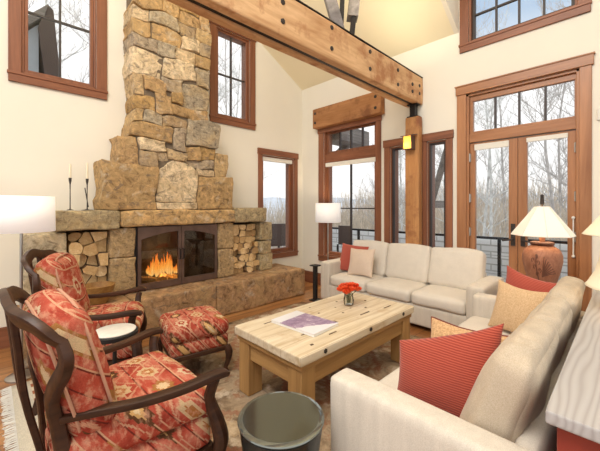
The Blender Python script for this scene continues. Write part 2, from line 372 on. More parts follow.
# ------------------------------------------------------------------ mesh building
class MB:
    def __init__(s):
        s.v, s.f, s.mi = [], [], []
        s.T = Matrix.Identity(4)
    def add(s, verts, faces, mi=0):
        o = len(s.v)
        s.v += [s.T @ Vector(p) for p in verts]
        for f in faces:
            s.f.append([i + o for i in f]); s.mi.append(mi)
        return s
    def box(s, a, b, mi=0):
        x0, y0, z0 = [min(p, q) for p, q in zip(a, b)]
        x1, y1, z1 = [max(p, q) for p, q in zip(a, b)]
        return s.add([(x0, y0, z0), (x1, y0, z0), (x1, y1, z0), (x0, y1, z0), (x0, y0, z1), (x1, y0, z1), (x1, y1, z1), (x0, y1, z1)],
              [(0, 3, 2, 1), (4, 5, 6, 7), (0, 1, 5, 4), (1, 2, 6, 5), (2, 3, 7, 6), (3, 0, 4, 7)], mi)
    def prism(s, poly, axis, d0, d1, mi=0, mi_end=None):
        """poly: 2-D points in the plane normal to axis, extruded d0..d1"""
        def P(a, b, d):
            return {'x': (d, a, b), 'y': (a, d, b), 'z': (a, b, d)}[axis]
        n = len(poly)
        vs = [P(a, b, d0) for a, b in poly] + [P(a, b, d1) for a, b in poly]
        s.add(vs, [(i, (i + 1) % n, n + (i + 1) % n, n + i) for i in range(n)], mi)
        s.add(vs, [list(range(n))[::-1], list(range(n, 2 * n))], mi if mi_end is None else mi_end)
        return s
    def tube(s, pts, rad, n=10, flat=None, mi=0, cap=True, up=None):
        pts = [Vector(p) for p in pts]
        if not isinstance(rad, (list, tuple)):
            rad = [rad] * len(pts)
        if n >= 10 and 5 <= len(pts) < 12:                            # round the bends of carved members
            P2, R2 = [], []
            for i in range(len(pts) - 1):
                p0, p1, p2, p3 = pts[max(0, i - 1)], pts[i], pts[i + 1], pts[min(len(pts) - 1, i + 2)]
                for j in range(4):
                    q = j / 4
                    P2.append(0.5 * ((2 * p1) + (p2 - p0) * q + (2 * p0 - 5 * p1 + 4 * p2 - p3) * q * q + (3 * p1 - p0 - 3 * p2 + p3) * q ** 3))
                    a_, b_ = rad[i], rad[i + 1]
                    R2.append(a_ + (b_ - a_) * q if not isinstance(a_, tuple) else tuple(u_ + (w_ - u_) * q for u_, w_ in zip(a_, b_)))
            pts, rad = P2 + [pts[-1]], R2 + [rad[-1]]
        vs = []
        prev = None
        for i, p in enumerate(pts):
            t = (pts[min(i + 1, len(pts) - 1)] - pts[max(i - 1, 0)]).normalized()
            if prev is None:
                a = Vector(up) if up else (Vector((0, 0, 1)) if abs(t.z) < 0.9 else Vector((1, 0, 0)))
            else:
                a = prev
            a = (a - t * a.dot(t)).normalized()
            prev = a
            c = t.cross(a)
            r = rad[i]
            ra, rc = (r, r) if not isinstance(r, (list, tuple)) else r
            for k in range(n):
                w = 2 * PI * k / n
                if flat:                                             # rounded rectangle section
                    cw, sw = math.cos(w), math.sin(w)
                    cw = math.copysign(abs(cw) ** 0.5, cw); sw = math.copysign(abs(sw) ** 0.5, sw)
                else:
                    cw, sw = math.cos(w), math.sin(w)
                vs.append(p + a * (ra * cw) + c * (rc * sw))
        m = len(pts)
        fs = [(i * n + k, i * n + (k + 1) % n, (i + 1) * n + (k + 1) % n, (i + 1) * n + k) for i in range(m - 1) for k in range(n)]
        if cap:
            fs += [list(range(n))[::-1], list(range((m - 1) * n, m * n))]
        return s.add(vs, fs, mi)
    def lathe(s, prof, n=32, c=(0, 0), mi=0, cap=True):
        vs = [(c[0] + r * math.cos(2 * PI * k / n), c[1] + r * math.sin(2 * PI * k / n), z) for r, z in prof for k in range(n)]
        m = len(prof)
        fs = [(i * n + k, i * n + (k + 1) % n, (i + 1) * n + (k + 1) % n, (i + 1) * n + k) for i in range(m - 1) for k in range(n)]
        if cap:
            fs += [list(range(n))[::-1], list(range((m - 1) * n, m * n))]
        return s.add(vs, fs, mi)
    def soft(s, size, r=0.03, bulge=(0, 0, 0), amp=0.0, fr=5.0, n=10, c=(0, 0, 0), seed=0.0, arch=None, mi=0, fine=0.0):
        """rounded, slightly swollen box"""
        hx = [d / 2 for d in size]
        r = min(r, min(hx) * 0.98)
        idx, vs, fs = {}, [], []
        g = [math.copysign(1 - (1 - abs(t)) ** 1.7, t) for t in [-1 + 2 * i / n for i in range(n + 1)]]
        def vert(p):
            key = tuple(round(a, 4) for a in p)
            if key in idx:
                return idx[key]
            q = Vector([p[i] * hx[i] for i in range(3)])
            inn = Vector([max(-(hx[i] - r), min(hx[i] - r, q[i])) for i in range(3)])
            d = q - inn
            if d.length > 1e-6:
                q = inn + d.normalized() * r
            pp = [p[i] for i in range(3)]
            for i in range(3):
                j, k = [a for a in range(3) if a != i]
                q[i] += bulge[i] * pp[i] * (1 - pp[j] ** 2) * (1 - pp[k] ** 2)
            if arch and p[2] > 0:
                q.z -= arch * abs(p[1]) ** 2.2 * p[2]
            if amp:
                nv = noise.noise_vector(q * fr + Vector((seed, seed * 1.7, -seed)))
                q += nv * amp
                if fine:
                    q += noise.noise_vector(q * fr * 3.7 + Vector((seed, 3, seed))) * fine
            idx[key] = len(vs)
            vs.append(q + Vector(c))
            return idx[key]
        for ax in range(3):
            for sg in (-1, 1):
                a1, a2 = (ax + 1) % 3, (ax + 2) % 3
                for i in range(n):
                    for j in range(n):
                        qd = []
                        for di, dj in ((0, 0), (1, 0), (1, 1), (0, 1)):
                            p = [0, 0, 0]
                            p[ax] = sg; p[a1] = g[i + di]; p[a2] = g[j + dj]
                            qd.append(vert(p))
                        fs.append(qd if sg > 0 else qd[::-1])
        return s.add(vs, fs, mi)
    def pillow(s, w, h, t, n=18, amp=0.006, seed=0.0, pinch=0.07, taper=0.0):
        """throw pillow in the local XZ plane, thickness along Y, base at z = 0"""
        vs, fs, idx = [], [], {}
        for side in (-1, 1):
            for i in range(n + 1):
                for j in range(n + 1):
                    u = math.sin((-1 + 2 * i / n) * PI / 2); v = math.sin((-1 + 2 * j / n) * PI / 2)
                    edge = i in (0, n) or j in (0, n)
                    key = (i, j) if edge else (i, j, side)
                    if key in idx:
                        continue
                    x = w / 2 * u * (1 - pinch * (1 - v * v))
                    z = h / 2 * v * (1 - pinch * (1 - u * u)) + h / 2
                    y = side * t / 2 * ((1 - u ** 2) * (1 - v ** 2)) ** 0.42 if not edge else 0
                    q = Vector((x, y, z))
                    q.z *= 1 + taper * x
                    q += noise.noise_vector(q * 7 + Vector((seed, 0, seed))) * amp
                    idx[key] = len(vs); vs.append(q)
            for i in range(n):
                for j in range(n):
                    qd = []
                    for a, b in ((i, j), (i + 1, j), (i + 1, j + 1), (i, j + 1)):
                        edge = a in (0, n) or b in (0, n)
                        qd.append(idx[(a, b) if edge else (a, b, side)])
                    fs.append(qd if side < 0 else qd[::-1])
        return s.add(vs, fs)
    def build(s, name, mat, parent=None, bevel=0.0, smooth=35, loc=None, rot=None):
        me = bpy.data.meshes.new(name)
        me.from_pydata([tuple(p) for p in s.v], [], s.f)
        for m in (mat if isinstance(mat, (list, tuple)) else [mat]):
            me.materials.append(m)
        if any(s.mi):
            me.polygons.foreach_set('material_index', s.mi)
        if smooth:
            me.polygons.foreach_set('use_smooth', [True] * len(s.f))
            me.set_sharp_from_angle(angle=math.radians(smooth))
        me.update()
        o = bpy.data.objects.new(name, me)
        COL.objects.link(o)
        if parent:
            o.parent = parent
        if loc:
            o.location = loc
        if rot:
            o.rotation_euler = rot
        if bevel:
            bv = o.modifiers.new('edge', 'BEVEL')
            bv.width = bevel; bv.segments = 2; bv.limit_method = 'ANGLE'
        return o

def tag(o, label, cat, group=None, kind=None):
    o['label'] = label; o['category'] = cat
    if group: o['group'] = group
    if kind: o['kind'] = kind
    return o

def empty(name, loc=(0, 0, 0), rz=0.0):
    o = bpy.data.objects.new(name, None)
    o.empty_display_size = 0.1
    COL.objects.link(o)
    o.location = loc; o.rotation_euler = (0, 0, rz)
    return o

def thing(name, label, cat, loc=(0, 0, 0), rz=0.0, group=None):
    return tag(empty(name, loc, rz), label, cat, group)

def structure(o, label=None, cat=None):
    o['kind'] = 'structure'
    if label:
        o['label'] = label; o['category'] = cat
    return o

def copy_tree(o, parent=None):
    c = o.copy(); COL.objects.link(c)
    if parent: c.parent = parent
    for ch in list(o.children):
        copy_tree(ch, c)
    return c

# ------------------------------------------------------------------ room shell
# corner of the room at the origin; fireplace wall is x = 0, window wall is y = 0, room is x > 0, y < 0
EAVE, SLOPE, TH = 3.47, 0.56, 0.2
def W(wall, u, d, z):                                                # d > 0 is outward
    return (u, d, z) if wall == 'R' else (-d, u, z)
def wbox(mb, wall, u0, u1, d0, d1, z0, z1, mi=0):
    return mb.box(W(wall, u0, d0, z0), W(wall, u1, d1, z1), mi)

def wall_mesh(wall, us, zs, holes):
    mb = MB()
    us = sorted(set(us + [h[0] for h in holes] + [h[1] for h in holes]))
    zs = sorted(set(zs + [h[2] for h in holes] + [h[3] for h in holes]))
    for a, b in zip(us, us[1:]):
        for c, d in zip(zs, zs[1:]):
            um, zm = (a + b) / 2, (c + d) / 2
            if not any(h[0] < um < h[1] and h[2] < zm < h[3] for h in holes):
                wbox(mb, wall, a, b, 0, TH, c, d)
    return mb

HL = [(-3.87, -3.24, 2.66, 3.96), (-1.75, -1.16, 2.66, 3.96), (-0.92, -0.21, 0.56, 2.19)]
HR = [(0.53, 1.565, 0.52, 2.64), (1.79, 2.11, 0.4, 2.19), (2.325, 2.575, 0.4, 2.19), (2.80, 3.83, 0.0, 2.69), (2.83, 3.81, 3.30, 4.25)]
structure(wall_mesh('L', [-9.0, TH], [0, 6.2], HL).build('wall_left', M['wall'], smooth=0), 'cream plaster gable wall behind the stone fireplace', 'wall')
mbw = wall_mesh('R', [0.0, 2.68], [0, 3.6], HR[:3])
for b in (wall_mesh('R', [2.68, 4.7], [0, 5.2], HR[3:]), wall_mesh('R', [4.7, 8.0], [0, 3.6], [])):
    mbw.add(b.v, b.f)
structure(mbw.build('wall_right', M['wall'], smooth=0), 'cream plaster wall with tall windows and double glass doors', 'wall')
fl = MB().box((-TH, -9, -0.1), (8.0, TH, 0.0))
structure(fl.build('floor', M['floor'], smooth=0), 'orange brown hardwood plank floor', 'floor')

def slope_slab(mb, x0, x1, y0, y1):                                   # y0 > y1
    z = lambda y: EAVE - SLOPE * y
    mb.prism([(y0, z(y0)), (y1, z(y1)), (y1, z(y1) + 0.15), (y0, z(y0) + 0.15)], 'x', x0, x1)
mb = MB()
RID = -4.6
slope_slab(mb, 0.0, 2.68, 0.0, RID)
DZ = 5.0
yd = -(DZ - EAVE) / SLOPE
slope_slab(mb, 2.68, 4.7, yd, RID)
slope_slab(mb, 4.7, 8.0, 0.0, RID)
zr = EAVE - SLOPE * RID
mb.prism([(RID, zr), (-6.2, zr - SLOPE * 1.6), (-6.2, zr - SLOPE * 1.6 + 0.15), (RID, zr + 0.15)], 'x', 0.0, 8.0)
structure(mb.build('ceiling', M['ceil'], smooth=0), 'cream sloped ceiling coloured with warm lamplight, rising from the window wall', 'ceiling')
mb = MB()
mb.box((2.665, yd, DZ), (4.735, -0.001, DZ + 0.1))
for x in (2.665, 4.685):
    mb.prism([(-0.001, EAVE - 0.004), (yd, DZ - 0.004), (yd, DZ), (-0.001, DZ)], 'x', x, x + 0.05)
structure(mb.build('trim_1', M['wall'], smooth=0), 'pale dormer cheek beside the upper window', 'wall')

# baseboards
for nm, segs, wl, mt in (('baseboard_left', [(-9.0, -3.88), (-0.98, 0.0)], 'L', M['trimy']), ('baseboard_right', [(0.0, 2.06), (2.27, 2.70), (3.93, 8.0)], 'R', M['trimh'])):
    mb = MB()
    for a, b in segs:
        wbox(mb, wl, a, b, -0.018, 0, 0.0, 0.19)
        wbox(mb, wl, a, b, -0.011, 0, 0.19, 0.20)
    structure(mb.build(nm, mt, smooth=0), 'brown wooden baseboard', 'baseboard')

def window(num, wall, hole, out, cols, rows, label, transom=None, blind=False, head_over=0.012, sill=True, mats=None, sash=0.05, sd=0.0):
    """out: outer casing u0,u1,z0,z1.  parts: casing, jamb, sash, muntins, glass (and blind)"""
    hz = M['trimh'] if wall == 'R' else M['trimy']
    vt = M['trim']
    root = structure(empty('window_%d' % num, W(wall, (hole[0] + hole[1]) / 2, 0, hole[2])), label, 'window')
    loc = root.location
    def B(mb, name, mat, par=root, bevel=0.004, smooth=0):
        mb.T = Matrix.Translation(-loc)
        mb.v = [mb.T @ p for p in mb.v]
        return mb.build(name, mat, par, bevel=bevel, smooth=smooth)
    u0, u1, z0, z1 = hole
    a0, a1, b0, b1 = out
    c = MB(); wbox(c, wall, a0, u0, -0.022, 0.0, b0, b1 - 0.1); wbox(c, wall, u1, a1, -0.022, 0.0, b0, b1 - 0.1)
    B(c, 'side_casing', vt)
    c = MB(); wbox(c, wall, a0 - head_over, a1 + head_over, -0.032, 0.0, b1 - 0.1, b1)
    B(c, 'head_casing', hz)
    if sill:
        c = MB(); wbox(c, wall, a0, a1, -0.024, 0.0, b0, z0); wbox(c, wall, a0 - 0.008, a1 + 0.008, -0.034, 0.0, z0 - 0.028, z0)
        B(c, 'sill', hz)
    c = MB()
    for q in ((u0, u0 + 0.02, z0, z1), (u1 - 0.02, u1, z0, z1)):
        wbox(c, wall, q[0], q[1], 0.0, TH, q[2], q[3])
    wbox(c, wall, u0, u1, 0, TH, z0, z0 + 0.02); wbox(c, wall, u0, u1, 0, TH, z1 - 0.02, z1)
    B(c, 'jamb', vt)
    ws = sash
    lights = [(z0 + 0.02, z1 - 0.02, cols, rows)]
    if transom:
        lights = [(z0 + 0.02, transom[0], cols, rows), (transom[1], z1 - 0.02, transom[2], 1)]
        c = MB(); wbox(c, wall, u0 + 0.02, u1 - 0.02, 0.01, TH - 0.02, transom[0], transom[1])
        B(c, 'transom_bar', hz)
    for (p, q, nc, nr) in lights:
        l, r = u0 + 0.02, u1 - 0.02
        c = MB()
        wbox(c, wall, l, l + ws, 0.05 - sd, 0.1 - sd, p, q); wbox(c, wall, r - ws, r, 0.05 - sd, 0.1 - sd, p, q)
        wbox(c, wall, l + ws, r - ws, 0.05 - sd, 0.1 - sd, p, p + ws); wbox(c, wall, l + ws, r - ws, 0.05 - sd, 0.1 - sd, q - ws * 0.8, q)
        B(c, 'sash', mats or vt)
        if nc * nr > 1:
            c = MB()
            for k in range(1, nc):
                x = l + ws + (r - l - 2 * ws) * k / nc
                wbox(c, wall, x - 0.009, x + 0.009, 0.055, 0.095, p + ws, q - ws * 0.8)
            for k in range(1, nr):
                z = p + ws + (q - p - 1.8 * ws) * k / nr
                wbox(c, wall, l + ws, r - ws, 0.058, 0.092, z - 0.009, z + 0.009)
            B(c, 'muntins', M['muntin'], bevel=0)
        c = MB(); wbox(c, wall, l + ws, r - ws, 0.073 - sd, 0.077 - sd, p + ws, q - ws * 0.8)
        B(c, 'glass', M['glass'], bevel=0)
    if blind:
        zt = (transom[0] if transom else z1 - 0.02)
        c = MB(); wbox(c, wall, u0 + 0.025, u1 - 0.025, 0.005, 0.045, zt - 0.07, zt - 0.002)
        B(c, 'rolled_blind', M['blind'], bevel=0.01)
    return root

window(1, 'L', HL[0], (-3.968, -3.135, 2.56, 4.06), 2, 2, 'upper window left of the stone chimney with cedar trim and four panes', sash=0.032, sd=0.03)
window(2, 'L', HL[1], (-1.85, -1.06, 2.56, 4.06), 2, 2, 'upper four-pane window right of the stone chimney under the beam', sash=0.032, sd=0.03)
window(3, 'L', HL[2], (-1.0, -0.13, 0.475, 2.295), 1, 1, 'narrow tall window between the right firewood niche and the room corner', blind=True)
window(4, 'R', HR[0], (0.42, 1.645, 0.42, 2.70), 2, 2, 'tall window with four-light transom under the timber lintel', transom=(2.09, 2.23, 4), blind=True)
window(5, 'R', HR[1], (1.70, 2.17, 0.30, 2.295), 1, 1, 'narrow sidelight window left of the timber post', mats=M['muntin'], sash=0.022, sd=0.04)
window(6, 'R', HR[2], (2.265, 2.648, 0.30, 2.295), 1, 1, 'narrow sidelight window between the timber post and the glass doors', mats=M['muntin'], sash=0.022, sd=0.04)
window(7, 'R', HR[4], (2.73, 3.908, 3.20, 4.35), 4, 3, 'high dormer window above the glass doors', mats=M['muntin'], sash=0.03)

# latches on two windows
def door():
    root = structure(empty('door_1', (3.31, 0, 0)), 'double glass doors in honey wood with four-light transom above', 'door')
    L = -root.location
    def B(mb, name, mat, par=root, bevel=0.004, smooth=0):
        mb.v = [p + L for p in mb.v]
        return mb.build(name, mat, par, bevel=bevel, smooth=smooth)
    c = MB(); wbox(c, 'R', 2.70, 2.805, -0.025, 0, 0, 2.69); wbox(c, 'R', 3.825, 3.915, -0.025, 0, 0, 2.69)
    B(c, 'side_casing', M['fir'])
    c = MB(); wbox(c, 'R', 2.69, 3.93, -0.036, 0, 2.69, 2.80); wbox(c, 'R', 2.68, 3.94, -0.046, 0, 2.785, 2.80)
    B(c, 'head_casing', M['firh'])
    c = MB(); wbox(c, 'R', 2.80, 2.83, 0, TH, 0, 2.69); wbox(c, 'R', 3.80, 3.83, 0, TH, 0, 2.69); wbox(c, 'R', 2.80, 3.83, 0, TH, 2.66, 2.69)
    B(c, 'jamb', M['fir'])
    c = MB(); wbox(c, 'R', 2.83, 3.80, 0.01, TH - 0.02, 2.11, 2.21)
    B(c, 'transom_bar', M['firh'])
    c = MB(); wbox(c, 'R', 2.83, 3.80, 0.03, 0.08, 2.21, 2.24); wbox(c, 'R', 2.83, 3.80, 0.03, 0.08, 2.60, 2.66)
    wbox(c, 'R', 2.83, 2.865, 0.03, 0.08, 2.24, 2.60); wbox(c, 'R', 3.785, 3.80, 0.03, 0.08, 2.24, 2.60)
    B(c, 'transom_frame', M['firh'])
    c = MB()
    for k in (1, 2, 3):
        x = 2.865 + 0.92 * k / 4
        wbox(c, 'R', x - 0.009, x + 0.009, 0.035, 0.075, 2.24, 2.60)
    B(c, 'transom_muntins', M['muntin'], bevel=0)
    c = MB(); wbox(c, 'R', 2.865, 3.785, 0.053, 0.057, 2.24, 2.60)
    B(c, 'transom_glass', M['glass'], bevel=0)
    for (a, b, hx, hinge) in ((2.83, 3.315, 3.272, 2.832), (3.315, 3.80, 3.362, 3.798)):
        c = MB()
        sl, sr = (0.06, 0.085) if a < 3 else (0.085, 0.068)
        wbox(c, 'R', a + 0.002, a + sl, 0.03, 0.08, 0.01, 2.10); wbox(c, 'R', b - sr, b - 0.002, 0.03, 0.08, 0.01, 2.10)
        wbox(c, 'R', a + sl, b - sr, 0.03, 0.08, 2.075, 2.10); wbox(c, 'R', a + sl, b - sr, 0.03, 0.08, 0.01, 0.2)
        leaf = B(c, 'door_leaf', M['fir'])
        c = MB(); wbox(c, 'R', a + sl, b - sr, 0.053, 0.057, 0.2, 2.075)
        B(c, 'glass', M['glass'], leaf, bevel=0)
        c = MB(); wbox(c, 'R', a + sl - 0.005, b - sr + 0.005, 0.012, 0.03, 2.012 if a < 3 else 2.035, 2.082)
        B(c, 'rolled_blind', M['blind'], leaf, bevel=0.004)
        c = MB(); wbox(c, 'R', hx - 0.02, hx + 0.02, 0.018, 0.03, 0.92, 1.16)
        c.tube([(hx, 0.03, 0.99), (hx, -0.03, 0.99), (hx + (0.03 if a > 3 else -0.03), -0.035, 0.985), (hx + (0.09 if a > 3 else -0.09), -0.035, 0.975)], 0.009, 8)
        c.tube([(hx, 0.03, 1.11), (hx, -0.005, 1.11)], 0.016, 10)
        B(c, 'lever_handle', M['iron2'], leaf, bevel=0, smooth=35)
        for z in (0.35, 1.05, 1.45, 1.93):
            c = MB().tube([(hinge, 0.018, z - 0.05), (hinge, 0.018, z + 0.05)], 0.011, 8)
            wbox(c, 'R', hinge - 0.014, hinge + 0.014, 0.024, 0.031, z - 0.045, z + 0.045)
            B(c, 'hinge', M['steel'], leaf, bevel=0, smooth=35)
    c = MB().tube([(3.778, 0.018, 0.86), (3.778, 0.018, 1.24)], 0.006, 8)
    for z in (0.86, 1.24):
        c.lathe([(0.001, z - 0.016), (0.013, z - 0.008), (0.015, z), (0.013, z + 0.008), (0.001, z + 0.016)], 12, (3.778, 0.016))
    B(c, 'blind_wand', M['white'], bevel=0, smooth=40)
door()

# ------------------------------------------------------------------ timbers
t = thing('timber_beam', 'long reclaimed timber tie beam with iron bolts crossing below the sloped ceiling', 'beam', (2.16, 0, 2.69))
mb = MB().soft((0.085, 4.6, 0.345), 0.012, amp=0.006, fr=2.5, n=16, c=(0.067, -2.305, 0.1725))
mb.build('near_timber', M['beam'], t)
mb = MB().soft((0.085, 4.6, 0.345), 0.012, amp=0.006, fr=2.5, n=16, c=(-0.067, -2.305, 0.1725), seed=4)
mb.build('far_timber', M['beam'], t)
MB().box((-0.02, -4.6, 0.012), (0.02, -0.01, 0.33)).build('steel_plate', M['iron'], t)
MB().box((-0.11, -4.6, 0.347), (0.112, -0.01, 0.356)).build('steel_cap', M['iron'], t)
for y, zz in ((-0.11, (0.12, 0.22, 0.28)), (-0.30, (0.10, 0.19, 0.27)), (-0.66, (0.09, 0.26)), (-1.24, (0.10, 0.28)), (-1.86, (0.10, 0.29)), (-2.45, (0.11, 0.26)), (-3.1, (0.1, 0.27))):
    if len(zz) == 3: zz = zz[:2]
    for z in zz:
        MB().tube([(0.098, y, z), (0.118, y, z)], 0.023, 6).build('bolt', M['iron2'], t, bevel=0.003)

t = thing('timber_post', 'square timber post against the window wall holding up the beam', 'post', (2.185, -0.095, 0))
MB().soft((0.185, 0.11, 2.52), 0.012, amp=0.003, fr=2, n=12, c=(0, 0, 1.26)).build('shaft', M['post'], t)
mb = MB().box((-0.035, -0.04, 2.52), (0.035, 0.04, 2.69))
mb.box((-0.07, -0.05, 2.52), (0.07, 0.05, 2.532)).box((-0.07, -0.05, 2.678), (0.07, 0.05, 2.69))
mb.build('steel_bracket', M['iron'], t)

t = thing('wall_sconce', 'small lantern sconce with amber glass on the timber post', 'sconce', (2.18, -0.155, 2.085))
MB().box((-0.05, -0.012, 0.0), (0.05, -0.001, 0.17)).build('back_plate', M['bronze'], t, bevel=0.003)
mb = MB().prism([(-0.12, 0.165), (0.0, 0.19), (0.0, 0.20), (-0.125, 0.175)], 'x', -0.085, 0.085)
mb.prism([(-0.10, 0.0), (-0.012, 0.0), (-0.012, 0.012), (-0.10, 0.012)], 'x', -0.055, 0.055)
for x in (-0.06, 0.052):
    mb.prism([(-0.108, 0.0), (-0.01, 0.0), (-0.01, 0.17), (-0.118, 0.17)], 'x', x, x + 0.008)
mb.build('lantern_frame', M['bronze'], t)
MB().prism([(-0.098, 0.012), (-0.014, 0.012), (-0.014, 0.168), (-0.108, 0.168)], 'x', -0.05, 0.05).build('amber_glass', emit('amber lit glass', (1.0, 0.50, 0.09), 0.75), t)

t = thing('window_lintel', 'thick bolted timber lintel above the tall left window', 'lintel', (1.045, -0.066, 2.675))
MB().soft((1.32, 0.125, 0.325), 0.012, amp=0.005, fr=3, n=14, c=(0, 0, 0.165)).build('timber', M['beamx'], t)
for x in (-0.60, 0.58):
    for z in (0.09, 0.25):
        MB().tube([(x, -0.05, z), (x, -0.072, z)], 0.024, 6).build('bolt', M['iron2'], t, bevel=0.003)

t = thing('roof_truss', 'dark steel and timber truss struts rising from the top of the tie beam', 'truss', (2.16, -1.75, 3.046))
MB().tube([(0.03, 0.10, 0.0), (0.03, -0.55, 1.25)], [(0.07, 0.07)] * 2, 4, up=(1, 0, 0)).build('timber_strut', M['greywood'], t, smooth=0)
MB().tube([(0.05, 0.10, 0.001), (0.05, 0.16, 0.9)], 0.03, 4, up=(1, 0, 0)).build('steel_rod', M['iron'], t, smooth=0)
MB().tube([(0.05, 0.27, 0.0), (0.05, 0.31, 0.25)], 0.035, 4, up=(1, 0, 0)).build('steel_shoe', M['iron'], t, smooth=0)
MB().tube([(0.03, 0.31, 0.22), (0.03, 0.42, 0.85)], [(0.075, 0.075)] * 2, 4, up=(1, 0, 0)).build('timber_king_post', M['greywood'], t, smooth=0)

# ------------------------------------------------------------------ fireplace
FX = 0.36
fp = structure(thing('fireplace', 'tall stepped fieldstone fireplace and chimney with raised hearth', 'fireplace', (0, -2.45, 0)))
FO = Vector((0, 2.45, 0))
def fbuild(mb, name, mat, par=fp, **k):
    mb.v = [p + FO for p in mb.v]
    return mb.build(name, mat, par, **k)
def stone(mb, y0, y1, z0, z1, xo, x0=0.0, seed=0.0, arch=None, gap=0.0025, amp=0.013, r=0.011):
    mb.soft((xo - x0, y1 - y0 - 2 * gap, z1 - z0 - 2 * gap), r, amp=amp, fr=5.5, n=10, seed=seed, arch=arch,
            c=((xo + x0) / 2, (y0 + y1) / 2, (z0 + z1) / 2), fine=0.007)
ST = [('gold', -3.26, -2.71, 1.31, 1.83, 0), ('pale', -2.71, -2.21, 1.405, 1.90, 0.12), ('pale', -2.71, -2.21, 1.31, 1.405, 0), ('gold', -2.21, -1.69, 1.31, 1.735, 0),
 ('st', -3.11, -2.90, 1.82, 2.12, 0), ('pale', -2.88, -2.59, 1.98, 2.11, 0), ('st', -2.90, -2.71, 1.82, 1.98, 0), ('st', -2.71, -2.58, 1.88, 1.98, 0), ('st', -2.58, -2.36, 1.90, 2.04, 0), ('gold', -2.36, -2.16, 1.93, 2.12, 0),
 ('grey', -2.36, -1.90, 2.12, 2.45, 0), ('st', -2.16, -1.94, 1.93, 2.12, 0), ('st', -2.36, -1.94, 1.82, 1.93, 0), ('st', -2.21, -1.94, 1.735, 1.82, 0), ('st', -1.94, -1.78, 1.735, 2.06, 0),
 ('gold', -2.97, -2.51, 2.12, 2.29, 0), ('st', -2.51, -2.36, 2.04, 2.29, 0),
 ('st', -2.965, -2.87, 2.29, 2.44, 0), ('grey', -2.87, -2.66, 2.29, 2.44, 0), ('st', -2.66, -2.36, 2.29, 2.42, 0),
 ('st', -2.965, -2.73, 2.44, 2.60, 0), ('st', -2.73, -2.53, 2.43, 2.66, 0), ('gold', -2.53, -2.04, 2.45, 2.58, 0), ('grey', -2.40, -2.04, 2.58, 2.85, 0), ('st', -2.53, -2.40, 2.58, 2.74, 0),
 ('st', -2.85, -2.59, 2.66, 2.84, 0), ('st', -2.965, -2.85, 2.60, 2.84, 0), ('st', -2.64, -2.40, 2.74, 2.90, 0), ('pale', -2.64, -2.22, 2.90, 3.13, 0), ('grey', -2.22, -2.04, 2.85, 3.10, 0), ('pale', -2.965, -2.64, 2.84, 3.12, 0)]
rs = random.Random(3)
z = 3.12
while z < 4.95:                                                      # irregular courses up to the ceiling
    h = rs.uniform(0.13, 0.26)
    ys = [-2.955]
    while ys[-1] < -2.04:
        ys.append(ys[-1] + rs.uniform(0.13, 0.36))
    ys[-1] = -2.04
    if len(ys) > 2 and ys[-1] - ys[-2] < 0.1:
        ys.pop(-2)
    for a, b in zip(ys, ys[1:]):
        if h > 0.2 and b - a < 0.3 and rs.random() < 0.5:
            k = z + h * rs.uniform(0.4, 0.6)
            ST.append((rs.choice(['st', 'st', 'gold']), a, b, z, k, 0)); ST.append(('st', a, b, k, z + h, 0))
        else:
            ST.append((rs.choice(['st', 'st', 'st', 'gold', 'grey', 'pale']), a, b, z, z + h, 0))
    z += h
groups = {k: MB() for k in ('st', 'gold', 'grey', 'pale')}
for i, (k, a, b, c, d, ar) in enumerate(ST):
    xo = FX + rs.uniform(-0.025, 0.02)
    if c > 4.5:
        pass
    zc = EAVE - SLOPE * ((a + b) / 2) + 0.1
    if c > zc: continue
    stone(groups[k], a, b, c, d, xo, 0.0 if (a < -2.9 or b > -2.1) else 0.12, seed=i * 3.1, arch=ar or None)
def warp(p):                                                         # one wandering field for all joints
    q = noise.noise_vector(Vector((0.0, p.y * 3.6, p.z * 3.6))) * 0.045 + noise.noise_vector(Vector((3.0, p.y * 9, p.z * 9))) * 0.018
    k = min(1.0, max(0.0, (p.z - 1.33) / 0.12))
    return Vector((p.x, p.y + q.y * k, p.z + q.z * k))
for g in groups.values():
    g.v = [warp(p) for p in g.v]
core = MB().prism([(-3.2, 1.31), (-1.73, 1.31), (-1.73, 1.69), (-1.82, 1.69), (-1.82, 2.04), (-2.07, 2.04), (-2.07, 5.1), (-2.93, 5.1), (-2.93, 2.04), (-3.06, 2.04), (-3.06, 1.69), (-3.2, 1.69)], 'x', 0.0, FX - 0.028)
chim = fbuild(core, 'chimney', M['mortar'], smooth=0)
for k, nm, mt in (('st', 'mixed_stones', 'stone'), ('gold', 'golden_stones', 'gold_stone'), ('grey', 'grey_stones', 'grey_stone'), ('pale', 'pale_stones', 'pale_stone')):
    fbuild(groups[k], nm, M[mt], chim)

# surround piers, mantel slabs, niches
def part_stone(name, mat, y0, y1, z0, z1, xo, x0=0.0, seed=0.0, amp=0.012, r=0.02):
    mb = MB(); stone(mb, y0, y1, z0, z1, xo, x0, seed, gap=0.003, amp=amp, r=r)
    return fbuild(mb, name, M[mat])
HZ = 0.395
part_stone('mantel_slab', 'grey_slab', -3.66, -3.10, 1.11, 1.31, 0.42, seed=1)
part_stone('mantel_slab', 'slab', -3.10, -1.70, 1.13, 1.31, 0.43, seed=2)
part_stone('mantel_slab', 'grey_slab', -1.70, -1.14, 1.13, 1.33, 0.42, seed=3)
for a, b, c, d, s in ((-3.19, -2.935, HZ, 0.80, 5), (-3.19, -2.94, 0.80, 1.12, 6), (-1.925, -1.67, HZ, 0.78, 7), (-1.93, -1.68, 0.78, 1.13, 8)):
    part_stone('pier_stone', 'pier', a, b, c, d, FX + 0.01, seed=s)
for a, b, c, d, s in ((-1.22, -0.985, HZ, 0.64, 9), (-1.22, -1.0, 0.64, 0.84, 10), (-1.22, -0.995, 0.84, 1.12, 11)):
    part_stone('pier_stone', 'grey_slab', a, b, c, d, FX, seed=s)
